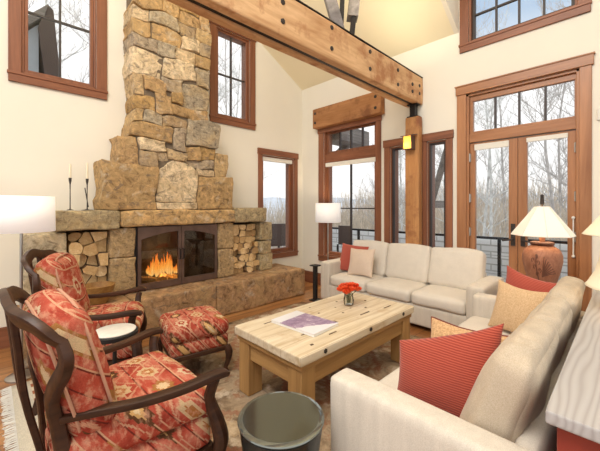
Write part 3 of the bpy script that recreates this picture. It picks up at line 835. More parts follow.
for a, b, c, d, s in ((-3.88, -3.55, HZ, 0.78, 12), (-3.88, -3.55, 0.78, 1.10, 13)):
    part_stone('pier_stone', 'palepier', a, b, c, d, FX - 0.02, seed=s, amp=0.006)
mb = MB().box((0.0, -3.56, HZ), (0.012, -3.18, 1.12)).box((0.0, -1.68, HZ), (0.012, -1.21, 1.13))
fbuild(mb, 'niche_back', M['soot'], smooth=0)
mb = MB().box((0.0, -2.94, HZ), (0.03, -1.92, 1.13)).box((0.03, -2.95, HZ), (FX - 0.03, -2.90, 1.13)).box((0.03, -1.96, HZ), (FX - 0.03, -1.91, 1.13)).box((0.03, -2.94, 1.10), (FX - 0.03, -1.92, 1.135)).box((0.03, -2.94, HZ), (FX - 0.03, -1.92, HZ + 0.02))
fbuild(mb, 'firebox', M['soot'], smooth=0)
hy = [-3.95, -3.05, -2.12, -0.605]
for i, (a, b) in enumerate(zip(hy, hy[1:])):
    mb = MB(); mb.soft((0.68, b - a - 0.006, HZ), 0.02, amp=0.008, fr=4, n=12, seed=20 + i, c=(0.345, (a + b) / 2, HZ / 2))
    fbuild(mb, 'hearth_block', M['hearth'])

# firebox doors with arched tops
for a, b, hs in ((-2.915, -2.425, 1), (-2.42, -1.935, -1)):
    mb = MB()
    x0, x1 = FX - 0.02, FX + 0.005
    z0, z1 = HZ + 0.012, 1.115
    mb.box((x0, a, z0), (x1, a + 0.035, z1)).box((x0, b - 0.035, z0), (x1, b, z1)).box((x0, a + 0.035, z0), (x1, b - 0.035, z0 + 0.075))
    n = 14
    for i in range(n):                                               # arched head rail
        t0, t1 = i / n, (i + 1) / n
        ya, yb = a + 0.035 + (b - a - 0.07) * t0, a + 0.035 + (b - a - 0.07) * t1
        full0 = (t0 if hs > 0 else 1 - t0); full1 = (t1 if hs > 0 else 1 - t1)
        za = z1 - 0.06 - 0.075 * (1 - math.sin(full0 * PI / 2)); zb = z1 - 0.06 - 0.075 * (1 - math.sin(full1 * PI / 2))
        mb.prism([(ya, za), (yb, zb), (yb, z1), (ya, z1)], 'x', x0, x1)
    fr = fbuild(mb, 'hearth_door', M['bronze'], smooth=0)
    mb = MB().box((x0 + 0.008, a + 0.03, z0 + 0.07), (x0 + 0.012, b - 0.03, z1 - 0.05))
    fbuild(mb, 'glass', M['hglass'], fr, smooth=0)
    yh = b - 0.018 if hs > 0 else a + 0.018
    mb = MB().tube([(x1, yh, 0.72), (x1 + 0.03, yh, 0.72), (x1 + 0.03, yh, 0.84), (x1, yh, 0.84)], 0.007, 8)
    fbuild(mb, 'handle', M['iron'], fr)
mb = MB()
mb.box((FX - 0.03, -2.935, HZ), (FX - 0.018, -2.915, 1.13)).box((FX - 0.03, -1.935, HZ), (FX - 0.018, -1.915, 1.13))
fbuild(mb, 'door_frame', M['iron'], smooth=0)

# fire inside
def flame_mesh(h, w, seed):
    mb = MB()
    pr = [(0.25, 0), (0.8, 0.12), (1.0, 0.28), (0.8, 0.5), (0.45, 0.75), (0.15, 0.92), (0.02, 1.0)]
    pts = []
    for r, zz in pr:
        pts.append((noise.noise(Vector((seed, zz * 3, 0))) * 0.3 * w, noise.noise(Vector((0, zz * 3, seed))) * 0.7 * w, zz * h))
    mb.tube(pts, [max(0.002, r * w) for r, _ in pr], 10)
    return mb
def flame_mat():
    m = bpy.data.materials.new('flame'); m.use_nodes = True
    nt = m.node_tree; nt.nodes.clear()
    out = nd(nt, 'ShaderNodeOutputMaterial')
    sp = nd(nt, 'ShaderNodeSeparateXYZ', {0: nd(nt, 'ShaderNodeTexCoord').outputs['Generated']})
    c = ramp(nt, sp.outputs[2], [(0.0, (1.0, 0.62, 0.22)), (0.45, (1.0, 0.42, 0.07)), (1.0, (0.95, 0.17, 0.02))])
    e = nd(nt, 'ShaderNodeEmission', {'Color': c, 'Strength': 1.5})
    tr = nd(nt, 'ShaderNodeBsdfTransparent')
    lw = nd(nt, 'ShaderNodeLayerWeight', {'Blend': 0.55})
    mx = nd(nt, 'ShaderNodeMixShader', {0: mth(nt, 'MULTIPLY', lw.outputs['Facing'], 0.9), 1: e.outputs[0], 2: tr.outputs[0]})
    nt.links.new(mx.outputs[0], out.inputs[0])
    return m
FM = flame_mat()
fire = thing('fire', 'orange flames burning behind the left hearth door', 'fire', (0.20, -2.62, HZ + 0.15))
rf = random.Random(5)
for i in range(26):
    q = rf.uniform(-1, 1)
    hgt = (0.25 * (1 - 0.75 * q * q) + 0.04) * rf.uniform(0.55, 1.1)
    o = flame_mesh(hgt, rf.uniform(0.013, 0.030), i * 2.3).build('flame', FM, fire)
    o.location = (rf.uniform(-0.09, 0.08), 0.03 + q * 0.15, rf.uniform(-0.04, 0.0))
for i, (y, rz, rr, nm) in enumerate(((-2.74, 0.5, 0.05, 'left'), (-2.58, -0.35, 0.055, 'middle'), (-2.44, 0.2, 0.045, 'right'))):
    mb = MB().tube([(-0.13, 0, 0), (0, 0.008, 0), (0.13, 0, 0)], [rr, rr * 1.05, rr * 0.95], 9)
    tag(mb.build('fire_log', M['logend'], loc=(0.19, y, HZ + 0.022 + rr), rot=(0, 0, rz)), {'left': 'leftmost log in the fire behind the left hearth door', 'middle': 'middle log in the fire under the tallest flames', 'right': 'log in the fire nearest the gap between the hearth doors'}[nm], 'log', 'logs burning in the firebox')

# firewood
ORD = ['first', 'second', 'third', 'fourth', 'fifth', 'sixth']
RN = ['bottom', 'second', 'third', 'fourth', 'fifth', 'sixth', 'seventh', 'eighth', 'ninth']
def clip(poly, nx, ny, d):                                           # keep n.p <= d
    out = []
    for (x0, y0), (x1, y1) in zip(poly, poly[1:] + poly[:1]):
        a, b = nx * x0 + ny * y0 - d, nx * x1 + ny * y1 - d
        if a <= 0: out.append((x0, y0))
        if (a < 0) != (b < 0) and abs(a - b) > 1e-9:
            k = a / (a - b)
            out.append((x0 + (x1 - x0) * k, y0 + (y1 - y0) * k))
    return out
def woodpile(side, y0, y1, z0, z1, per, seed):
    r = random.Random(seed)
    rows = len(per)
    h = (z1 - z0) / rows
    seeds = []
    for ri, n in enumerate(per):
        w = (y1 - y0) / n
        for k in range(n):
            seeds.append((y0 + w * (k + 0.5 + r.uniform(-0.24, 0.24)), z0 + h * (ri + 0.5 + r.uniform(-0.26, 0.26)), ri, k))
    for (sy, sz, ri, k) in seeds:
        poly = [(y0, z0), (y1, z0), (y1, z1), (y0, z1)]
        for (oy, oz, _, _) in seeds:
            if (oy, oz) == (sy, sz): continue
            nx, ny = oy - sy, oz - sz
            L = math.hypot(nx, ny); nx /= L; ny /= L
            poly = clip(poly, nx, ny, nx * (sy + oy) / 2 + ny * (sz + oz) / 2 - 0.0035)
        cy = sum(p[0] for p in poly) / len(poly); cz = sum(p[1] for p in poly) / len(poly)
        loc_poly = [((a - cy), (b - cz)) for a, b in poly]
        if r.random() < 0.35:                                         # round off into an unsplit log
            rp = []
            for a, b in zip(loc_poly, loc_poly[1:] + loc_poly[:1]):
                rp += [(a[0] * 0.75 + b[0] * 0.25, a[1] * 0.75 + b[1] * 0.25), (a[0] * 0.25 + b[0] * 0.75, a[1] * 0.25 + b[1] * 0.75)]
            loc_poly = rp
        x1 = r.uniform(0.235, 0.345)
        mb = MB().prism(loc_poly, 'x', -(x1 - 0.02), 0.0, 1 if r.random() < 0.5 else 0, 0)
        o = mb.build('firewood_log', [M['logend'], M['bark']], bevel=0.004, smooth=30, loc=(x1, cy, cz))
        where = RN[ri] + ' row up' if 0 < ri < rows - 1 else ('bottom row' if ri == 0 else 'top row')
        tag(o, 'split log, %s from the left in the %s of the %s firewood niche' % (ORD[k], where, side), 'log', 'firewood stacked in the %s niche' % side)
woodpile('left', -3.535, -3.20, HZ + 0.004, 1.085, [3, 4, 3, 4, 3, 3], 15)
woodpile('right', -1.665, -1.228, HZ + 0.004, 1.09, [4, 4, 5, 4, 5, 4, 4, 4], 21)

# things on mantel and hearth
for y, hh, ch, where in ((-3.515, 0.325, 0.0, 'leftmost of the two thin iron candlesticks on the mantel'), (-3.37, 0.325, 0.13, 'forked iron candlestick with ivory candle, nearer the chimney stones')):
    t = thing('candlestick', where, 'candlestick', (0.25, y, 1.312), 0, 'iron candlesticks on the mantel')
    mb = MB().lathe([(0.03, 0), (0.03, 0.004), (0.006, 0.012), (0.005, 0.03), (0.004, 0.2), (0.006, hh - 0.06), (0.012, hh - 0.03), (0.014, hh)], 12)
    if ch:
        mb.tube([(0, 0.01, 0.03), (0.0, -0.012, 0.18), (0, -0.02, 0.23)], 0.005, 6)
        mb.lathe([(0.05, 0), (0.05, 0.004), (0.01, 0.008)], 14)
    mb.build('iron_stem', M['iron2'], t)
    MB().lathe([(0.011, hh), (0.010, hh + 0.13 + ch * 0.2), (0.003, hh + 0.14 + ch * 0.2)], 10).build('candle', M['wax'], t)

t = tag(MB().lathe([(0.07, 0), (0.085, 0.005), (0.125, 0.08), (0.15, 0.15), (0.155, 0.175), (0.145, 0.178), (0.12, 0.09), (0.07, 0.03), (0.001, 0.025)], 28).build('wooden_bowl', M['bowl'], loc=(0.50, -3.33, HZ + 0.006)),
        'turned wooden bowl on the hearth below the left firewood niche', 'bowl')

# ------------------------------------------------------------------ rug
rug = thing('area_rug', 'faded oriental rug with pale fringe under the table and chairs', 'rug', (0.94, -3.98, 0.0))
mb = MB()
nx, ny = 26, 30
vs = []
for i in range(nx + 1):
    for j in range(ny + 1):
        x, y = 2.6 * i / nx, 3.05 * j / ny
        vs.append((x, y, 0.008 + 0.0015 * noise.noise(Vector((x * 3, y * 3, 0)))))
mb.add(vs, [(i * (ny + 1) + j, (i + 1) * (ny + 1) + j, (i + 1) * (ny + 1) + j + 1, i * (ny + 1) + j + 1) for i in range(nx) for j in range(ny)])
o = mb.build('field', M['rug'], rug)
sm = o.modifiers.new('thick', 'SOLIDIFY'); sm.thickness = 0.006; sm.offset = -1
mb = MB()
rr = random.Random(2)
for i in range(240):
    x = 2.6 * i / 240
    mb.tube([(x, 0.0, 0.006), (x + rr.uniform(-0.006, 0.006), -0.025, 0.005), (x + rr.uniform(-0.012, 0.012), -0.05 - rr.uniform(0, 0.015), 0.003)], 0.003, 4)
o = mb.build('fringe', M['blind'], rug)
RUGZ = 0.0105

# ------------------------------------------------------------------ coffee table
ct = thing('coffee_table', 'low chunky oak coffee table with bleached plank top on the rug', 'table', (2.5, -2.125, RUGZ))
mb = MB().soft((0.70, 1.385, 0.062), 0.01, amp=0.004, fr=4, n=16, c=(0, 0, 0.44))
top = mb.build('tabletop', M['top'], ct)
for x, y, lx, ly in ((0.12, -0.1, 0.05, 0.015), (0.16, 0.22, 0.012, 0.16), (-0.22, -0.45, 0.012, 0.18), (0.24, -0.28, 0.012, 0.10), (0.12, -0.42, 0.012, 0.12), (0.03, 0.1, 0.02, 0.02), (-0.1, 0.16, 0.018, 0.02), (0.08, 0.35, 0.02, 0.02), (-0.2, 0.3, 0.02, 0.018), (0.2, 0.5, 0.012, 0.14), (-0.1, -0.05, 0.02, 0.02), (0.27, -0.52, 0.02, 0.03), (-0.04, 0.52, 0.018, 0.02), (-0.25, 0.0, 0.016, 0.02), (0.0, 0.24, 0.016, 0.018)):
    lx *= 0.75; ly *= 0.75
    MB().box((x - lx / 2, y - ly / 2, 0.466), (x + lx / 2, y + ly / 2, 0.4732)).build('wood_peg', M['peg'], top)
for y in (-0.48, 0.02, 0.50):
    MB().tube([(0.346, y, 0.445), (0.353, y, 0.445)], 0.016, 6).build('iron_nail', M['iron2'], top)
MB().box((-0.335, -0.675, 0.375), (0.335, 0.675, 0.408)).build('under_frame', M['oaky'], ct, bevel=0.004)
for sx in (-1, 1):
    for sy in (-1, 1):
        MB().box((sx * 0.325, sy * 0.665, 0.0), (sx * 0.205, sy * 0.545, 0.375)).build('leg', M['oak'], ct, bevel=0.005)
    MB().box((sx * 0.31, -0.545, 0.255), (sx * 0.27, 0.545, 0.375)).build('apron', M['oaky'], ct, bevel=0.003)
for sy in (-1, 1):
    MB().box((-0.205, sy * 0.65, 0.255), (0.205, sy * 0.61, 0.375)).build('apron', M['oakx'], ct, bevel=0.003)
TT = RUGZ + 0.4735

def cover_mat():
    m, nt, b = new_mat('purple and white book cover', 0.3, 0.5)
    v = coords(nt)
    sp = nd(nt, 'ShaderNodeSeparateXYZ', {0: v})
    n = nz(nt, v, 9, 3)
    e = mth(nt, 'ADD', mth(nt, 'MULTIPLY', sp.outputs[0], 1.0), mth(nt, 'ADD', mth(nt, 'MULTIPLY', sp.outputs[1], 1.1), mth(nt, 'MULTIPLY', n, 0.12)))
    pic = ramp(nt, nz(nt, v, 22, 5, 0.7), [(0.40, (0.22, 0.13, 0.24)), (0.58, (0.38, 0.27, 0.40)), (0.68, (0.62, 0.52, 0.55))])
    c = mixc(nt, mth(nt, 'GREATER_THAN', mth(nt, 'SUBTRACT', mth(nt, 'MULTIPLY', sp.outputs[0], 1.0), mth(nt, 'ADD', mth(nt, 'MULTIPLY', sp.outputs[1], 0.5), mth(nt, 'MULTIPLY', n, -0.10))), 0.17), pic, (0.80, 0.76, 0.78))
    c = mixc(nt, mth(nt, 'LESS_THAN', sp.outputs[0], -0.115), c, (0.74, 0.73, 0.74))
    nt.links.new(c, b.inputs['Base Color'])
    return m
bk = thing('book', 'large landscape book with purple and white cover on the coffee table', 'book', (2.49, -2.43, TT), math.radians(4))
MB().box((-0.205, -0.140, 0.002), (0.203, 0.140, 0.016)).build('pages', M['page'], bk)
MB().box((-0.208, -0.143, 0.0163), (0.206, 0.143, 0.0190)).build('cover', cover_mat(), bk)
MB().box((-0.208, -0.143, 0.0), (0.206, 0.143, 0.0018)).build('back_cover', M['page'], bk)

vs_ = thing('flower_vase', 'small clear glass vase of orange red roses on the coffee table', 'vase', (2.44, -1.83, TT))
MB().lathe([(0.035, 0.0), (0.043, 0.01), (0.046, 0.05), (0.038, 0.09), (0.042, 0.10), (0.039, 0.10), (0.035, 0.09), (0.042, 0.05), (0.039, 0.014), (0.001, 0.012)], 24, cap=False).build('glass_vase', M['vase'], vs_)
rr = random.Random(9)
for i in range(11):
    a = i * 2.4; rad = 0.018 + 0.075 * math.sqrt(i / 11)
    px, py, pz = rad * math.cos(a), rad * math.sin(a), 0.185 - rad * 0.45 + rr.uniform(-0.01, 0.012)
    st = MB().tube([(px * 0.15, py * 0.15, 0.02), (px * 0.3, py * 0.3, 0.09), (px * 0.9, py * 0.9, pz - 0.01)], 0.0028, 5).build('stem', M['stem'], vs_)
    mb = MB()
    for ring, (nr, rr0, hh) in enumerate(((3, 0.009, 0.024), (5, 0.019, 0.02), (6, 0.028, 0.012))):
        for k in range(nr):
            aa = 2 * PI * k / nr + ring * 0.6 + i
            cx_, sx_ = math.cos(aa), math.sin(aa)
            tx, ty = -sx_, cx_
            w = rr0 * 1.0
            mb.add([(px + cx_ * 0.004, py + sx_ * 0.004, pz - 0.018), (px + cx_ * rr0 * 0.8 + tx * w, py + sx_ * rr0 * 0.8 + ty * w, pz - 0.002), (px + cx_ * rr0 * 1.25 + tx * w * 0.4, py + sx_ * rr0 * 1.25 + ty * w * 0.4, pz + hh),
                    (px + cx_ * rr0 * 1.25 - tx * w * 0.4, py + sx_ * rr0 * 1.25 - ty * w * 0.4, pz + hh), (px + cx_ * rr0 * 0.8 - tx * w, py + sx_ * rr0 * 0.8 - ty * w, pz - 0.002)], [(0, 1, 2, 3, 4)])
    mb.build('rose', M['petal'], st)

# ------------------------------------------------------------------ sofas
def sofa_frame(t, L, Dp, arm_w, arm_h, back_h, mat, back_t=0.14):
    """front along local -y edge at y=0, back at y=Dp, x centred"""
    h = L / 2
    MB().soft((L - 0.02, Dp - 0.02, 0.22), 0.02, n=10, c=(0, Dp / 2 + 0.005, 0.155)).build('base', mat, t)
    MB().soft((L - 2 * arm_w, back_t, back_h - 0.05), 0.04, n=10, amp=0.003, c=(0, Dp - back_t / 2, 0.05 + (back_h - 0.05) / 2)).build('back', mat, t)
    for sg in (-1, 1):
        MB().soft((arm_w, Dp, arm_h - 0.05), 0.028, bulge=(0.004, 0.004, 0.006), n=12, amp=0.004, fr=3, c=(sg * (h - arm_w / 2), Dp / 2, 0.05 + (arm_h - 0.05) / 2)).build('arm', mat, t)
    for sx in (-1, 1):
        for y in (0.08, Dp - 0.08):
            MB().box((sx * (h - 0.06) - 0.03, y - 0.03, 0), (sx * (h - 0.06) + 0.03, y + 0.03, 0.06)).build('foot', M['walnut'], t)

sa = thing('sofa', 'long oatmeal three-seat sofa standing below the windows', 'sofa', (2.16, -0.745, 0))
sofa_frame(sa, 2.09, 0.71, 0.165, 0.575, 0.62, M['sofa'])
cw = (2.09 - 0.33) / 3
for k in range(3):
    MB().soft((cw - 0.006, 0.60, 0.145), 0.045, bulge=(0, 0.012, 0.022), n=12, amp=0.006, fr=5, seed=k * 5, c=(-0.88 + cw * (k + 0.5), 0.30, 0.335)).build('seat_cushion', M['sofac'], sa)
for k in range(3):
    mb = MB(); mb.T = Matrix.Translation((-0.88 + cw * (k + 0.5), 0.515, 0.40)) @ Matrix.Rotation(math.radians(-14), 4, 'X')
    mb.soft((cw - 0.002, 0.17, 0.455), 0.042, bulge=(0.004, 0.035, 0.02), n=14, amp=0.01, fr=5, seed=20 + k * 3, c=(0, 0, 0.225))
    mb.build('back_cushion', M['sofac'], sa)

# second sofa faces the fireplace: local -y is world -x
sb = thing('sofa', 'oatmeal sofa in the right foreground with its back to the red console', 'sofa', (3.195, -1.95, 0), math.radians(-90))
# local x = -world y (rz=-90 : local x -> world -y, local y -> world +x)
sofa_frame(sb, 2.06, 0.765, 0.135, 0.575, 0.56, M['sofa'], 0.08)
SBL = [(-0.85, -0.20), (-0.205, 0.325), (0.32, 0.88)]
for k in range(3):
    cwb = 1.79 / 3
    MB().soft((cwb - 0.006, 0.60, 0.145), 0.045, bulge=(0, 0.012, 0.02), n=12, amp=0.006, fr=5, seed=40 + k * 5, c=(-0.895 + cwb * (k + 0.5), 0.30, 0.335)).build('seat_cushion', M['sofac'], sb)
for k, (a, b) in enumerate(SBL):
    mb = MB(); mb.T = Matrix.Translation(((a + b) / 2, 0.565, 0.405)) @ Matrix.Rotation(math.radians(-15), 4, 'X')
    mk = MB().soft((b - a - 0.014, 0.20, 0.455 - (0, 0.022, 0.006)[k]), (0.035, 0.065, 0.06)[k], bulge=(0.012, 0.026, 0.03), n=30, amp=0.015, fr=6, seed=60 + k * 3, c=(0, 0, 0.22))
    mb.add([(p.x, 0.05 + (p.y - 0.05) * (1 - 0.36 * max(0, p.z) / 0.46), p.z) for p in mk.v], mk.f)
    for i, p in enumerate(mb.v):                                      # gathered folds across the crown
        if p.z > 0.68:
            p.z += 0.007 * math.sin(p.x * 60 + 7 * noise.noise(p * 5)) * min(1, (p.z - 0.68) * 8)
            p.y += 0.004 * math.sin(p.x * 60 + 7 * noise.noise(p * 5)) * min(1, (p.z - 0.68) * 8)
    mb.build('back_cushion', M['sofab'], sb)

# throw pillows -----------------------------------------------------
def pillow(name, label, mat, size, loc, rz, tilt, roll=0.0, seed=0.0, piping=None, group='throw pillows on the sofas', taper=0.0, pinch=0.09):
    t = thing(name, label, 'pillow', loc, rz, group)
    t.rotation_euler = (math.radians(tilt), math.radians(roll), math.radians(rz))
    c = MB().pillow(size[0], size[1], size[2], seed=seed, taper=taper, pinch=pinch).build('cover', mat, t)
    if piping:
        w, h = size[0] / 2, size[1] / 2
        pts = []
        for k in range(64):
            s_ = k / 16.0; e = int(s_) % 4; f = -1 + 2 * (s_ - int(s_)); f = math.sin(f * PI / 2)
            u, v = [(f, -1), (1, f), (-f, 1), (-1, -f)][e]
            q = Vector((w * u * (1 - pinch * (1 - v * v)), 0, h * v * (1 - pinch * (1 - u * u)) + h))
            q += noise.noise_vector(q * 7 + Vector((seed, 0, seed))) * 0.006
            pts.append(q)
        MB().tube(pts + [pts[0]], 0.006, 6).build('piping', piping, t)
    return t
SZ = 0.425
pillow('throw_pillow', 'red pillow at the left end of the sofa below the windows', M['redcord2'], (0.43, 0.40, 0.12), (1.43, -0.47, SZ), 6, -18, 3, 1)
pillow('throw_pillow', 'pale blush pillow leaning against a red one on the window sofa', M['blush'], (0.38, 0.38, 0.12), (1.665, -0.58, SZ), 4, -20, -3, 2)
pillow('throw_pillow', 'large rust red corduroy pillow behind the near arm of the foreground sofa', M['redcord'], (0.44, 0.36, 0.17), (3.59, -2.68, SZ), 4, -12, 0, 3, taper=1.15)
pillow('throw_pillow', 'tan pillow with dark piping just behind the large rust red pillow', M['tan'], (0.42, 0.35, 0.14), (3.53, -2.33, SZ - 0.06), -6, -24, -2, 4, M['piping'], pinch=0.12)
pillow('throw_pillow', 'sand gold pillow at the far end of the foreground sofa', M['sand'], (0.37, 0.37, 0.14), (3.575, -1.42, SZ), -20, -16, 3, 5, pinch=0.15)
pillow('throw_pillow', 'red pillow standing behind the sand gold pillow by the urn lamp', M['redcord2'], (0.43, 0.43, 0.13), (3.595, -1.22, SZ), -20, -8, 8, 6, pinch=0.15)

# ------------------------------------------------------------------ armchairs
def armchair():
    t = empty('armchair')
    w = M['walnut']
    # cabriole front legs, square back legs
    for sx in (-1, 1):
        MB().tube([(sx * 0.328, 0.245, 0.582), (sx * 0.318, 0.235, 0.54), (sx * 0.30, 0.235, 0.48), (sx * 0.318, 0.262, 0.38), (sx * 0.335, 0.272, 0.30), (sx * 0.322, 0.255, 0.20), (sx * 0.305, 0.24, 0.10), (sx * 0.312, 0.255, 0.03), (sx * 0.315, 0.262, 0.0)],
                  [0.024, 0.024, 0.025, 0.032, 0.034, 0.026, 0.018, 0.021, 0.024], 10, up=(1, 0, 0)).build('front_leg', w, t)
        MB().tube([(sx * 0.25, -0.27, 0.28), (sx * 0.255, -0.29, 0.14), (sx * 0.26, -0.33, 0.0)], [0.028, 0.024, 0.02], 8, flat=True, up=(1, 0, 0)).build('back_leg', w, t)
        # arm: from back stile, dipping then rising outward to a scrolled hand-hold
        MB().tube([(sx * 0.205, -0.285, 0.60), (sx * 0.25, -0.20, 0.604), (sx * 0.295, -0.05, 0.592), (sx * 0.325, 0.10, 0.592), (sx * 0.345, 0.22, 0.605), (sx * 0.347, 0.275, 0.602), (sx * 0.345, 0.295, 0.588)],
                  [(0.014, 0.020), (0.015, 0.021), (0.016, 0.022), (0.017, 0.024), (0.018, 0.027), (0.017, 0.026), (0.010, 0.018)], 12, flat=True, up=(0, 0, 1)).build('arm', w, t)
    mb = MB().box((-0.29, 0.235, 0.225), (0.29, 0.262, 0.27)).box((-0.285, -0.285, 0.225), (0.285, -0.26, 0.27))
    for sx in (-1, 1):
        mb.prism([(sx * 0.30, 0.25), (sx * 0.272, 0.25), (sx * 0.232, -0.28), (sx * 0.26, -0.28)], 'z', 0.225, 0.27)
    mb.build('wood_rail', w, t, bevel=0.004)
    # upholstered seat rail and seat cushion (tapering backwards)
    def taper(mb, k):
        for p in mb.v:
            p.x *= 1 - k * max(0, (0.25 - p.y)) / 0.55
        return mb
    taper(MB().soft((0.60, 0.525, 0.135), 0.03, n=10, bulge=(0.01, 0.012, 0), c=(0, -0.012, 0.335)), 0.16).build('seat_rail', M['kilim'], t)
    taper(MB().soft((0.60, 0.545, 0.13), 0.055, n=14, bulge=(0.015, 0.02, 0.025), amp=0.005, fr=4, c=(0, 0.0, 0.462)), 0.16).build('seat_cushion', M['kilim'], t)
    # back frame: bowed crest rail, curling end loops, stiles and two splats
    cr = []
    for k in range(-12, 13):
        u = k / 12
        x = 0.32 * math.sin(u * PI / 2 * 0.95) / math.sin(PI / 2 * 0.95)
        y = -0.415 + 0.11 * u ** 2
        zz = 1.0 - 0.09 * abs(u) ** 1.7 + 0.008 * math.cos(u * 3 * PI)
        cr.append((x, y, zz))
    fr = MB().tube(cr, [(0.014, 0.024)] * 2 + [(0.016, 0.030)] * 3 + [(0.017, 0.033)] * 15 + [(0.016, 0.030)] * 3 + [(0.014, 0.024)] * 2, 12, flat=True, up=(0, -1, 0.3)).build('crest_rail', w, t)
    for sx in (-1, 1):
        MB().tube([(sx * 0.315, -0.305, 0.905), (sx * 0.333, -0.295, 0.86), (sx * 0.318, -0.298, 0.81), (sx * 0.26, -0.31, 0.745), (sx * 0.205, -0.312, 0.67), (sx * 0.19, -0.295, 0.58), (sx * 0.20, -0.275, 0.44), (sx * 0.215, -0.265, 0.27)],
                  [(0.016, 0.026), (0.018, 0.028), (0.019, 0.029), (0.02, 0.029), (0.021, 0.028), (0.023, 0.029), (0.026, 0.031), (0.027, 0.031)], 12, flat=True, up=(0, -1, 0)).build('stile', w, t)
        MB().tube([(sx * 0.10, -0.408, 0.985), (sx * 0.09, -0.392, 0.85), (sx * 0.07, -0.37, 0.65), (sx * 0.065, -0.33, 0.46), (sx * 0.07, -0.29, 0.28)],
                  [(0.012, 0.03), (0.012, 0.026), (0.012, 0.022), (0.012, 0.022), (0.012, 0.024)], 10, flat=True, up=(0, -1, 0)).build('splat', w, t)
    # thick loose back cushion
    mb = MB(); mb.T = Matrix.Translation((0, -0.165, 0.49)) @ Matrix.Rotation(math.radians(15), 4, 'X')
    mb.soft((0.49, 0.155, 0.50), 0.065, bulge=(0.015, 0.03, 0.022), n=16, amp=0.008, fr=5, c=(0, 0, 0.25))
    bc = mb.build('back_cushion', M['kilimb'], t)
    for yy in (-0.055, 0.055):                                          # pale welt along the cushion edges
        lp = []
        for k in range(49):
            a = 2 * PI * k / 48
            ca, sa_ = math.cos(a), math.sin(a)
            m_ = 1 / (abs(ca) ** 4.2 + abs(sa_) ** 4.2) ** (1 / 4.2)
            lp.append((0.243 * ca * m_, yy, 0.25 + 0.248 * sa_ * m_))
        w_ = MB(); w_.T = mb.T
        w_.tube(lp, 0.006, 6)
        w_.build('welt', M['welt'], bc)
    return t
ch1 = armchair()
tag(ch1, 'red kilim armchair with dark carved frame in the left foreground', 'armchair', 'red kilim armchairs')
ch1.location = (2.565, -3.64, RUGZ); ch1.rotation_euler = (0, 0, math.radians(2))
ch2 = copy_tree(ch1)
ch2['label'] = 'red kilim armchair farther back beside the hearth, partly behind the nearer one'
ch2.location = (1.36, -3.49, RUGZ); ch2.rotation_euler = (0, 0, math.radians(-21))

ot = thing('ottoman', 'red kilim ottoman on dark curved legs between the hearth and coffee table', 'ottoman', (1.645, -2.885, RUGZ), math.radians(-10))
MB().soft((0.45, 0.46, 0.13), 0.05, n=14, bulge=(0.01, 0.01, 0.03), amp=0.005, fr=4, c=(0, 0, 0.375)).build('cushion', M['kilim'], ot)
MB().soft((0.435, 0.445, 0.10), 0.025, n=8, bulge=(0.006, 0.006, 0), c=(0, 0, 0.262)).build('upholstered_rail', M['kilim'], ot)
MB().box((-0.225, -0.22, 0.185), (0.225, 0.22, 0.222)).build('wood_rail', M['walnut'], ot, bevel=0.006)
for sx in (-1, 1):
    for sy in (-1, 1):
        MB().tube([(sx * 0.21, sy * 0.205, 0.215), (sx * 0.225, sy * 0.22, 0.17), (sx * 0.22, sy * 0.215, 0.10), (sx * 0.205, sy * 0.20, 0.04), (sx * 0.215, sy * 0.21, 0.0)], [0.028, 0.03, 0.022, 0.016, 0.02], 10).build('leg', M['walnut'], ot)

# ------------------------------------------------------------------ small tables
t = thing('side_table', 'small round drinks table with white marble top between the armchairs', 'table', (1.955, -3.545, RUGZ + 0.02))
MB().lathe([(0.127, 0.525), (0.130, 0.528), (0.130, 0.55), (0.122, 0.556), (0.120, 0.5565), (0.118, 0.5552)], 40).build('rim', M['black'], t)
MB().lathe([(0.001, 0.556), (0.117, 0.556), (0.1175, 0.560), (0.113, 0.5615), (0.001, 0.5615)], 40, cap=False).build('marble_top', M['marble'], t)
MB().lathe([(0.012, 0.02), (0.012, 0.52), (0.06, 0.526)], 16).build('stem', M['black'], t)
MB().lathe([(0.10, -0.02), (0.10, 0.0), (0.03, 0.015), (0.012, 0.03)], 28).build('foot', M['black'], t)

t = thing('drum_table', 'dark lacquered drum side table with round smoky mirror top in front', 'table', (3.125, -3.205, 0.0115))
MB().lathe([(0.1050, 0.0000), (0.1103, 0.0212), (0.1313, 0.1272), (0.1575, 0.2756), (0.1743, 0.4028), (0.1764, 0.4293), (0.1680, 0.4367), (0.0525, 0.4367)], 48).build('drum_body', M['drum'], t)
MB().lathe([(0.001, 0.4375), (0.181, 0.4375), (0.184, 0.442), (0.181, 0.446), (0.166, 0.4500), (0.16, 0.4502)], 64, cap=False).build('glass_rim', M['bevel'], t)
MB().lathe([(0.162, 0.445), (0.162, 0.4508), (0.001, 0.4510)], 64, cap=False).build('mirror_top', M['mirror'], t)

t = thing('drinks_stand', 'slim black iron stand beside the left arm of the window sofa', 'table', (1.0, -0.72, 0))
MB().box((-0.06, -0.06, 0.49), (0.06, 0.06, 0.508)).build('top', M['black'], t, bevel=0.005)
MB().box((-0.027, -0.025, 0.012), (0.027, 0.025, 0.49)).build('post', M['black'], t, bevel=0.004)
MB().box((-0.05, -0.08, 0.0), (0.08, 0.08, 0.012)).build('base', M['black'], t, bevel=0.003)

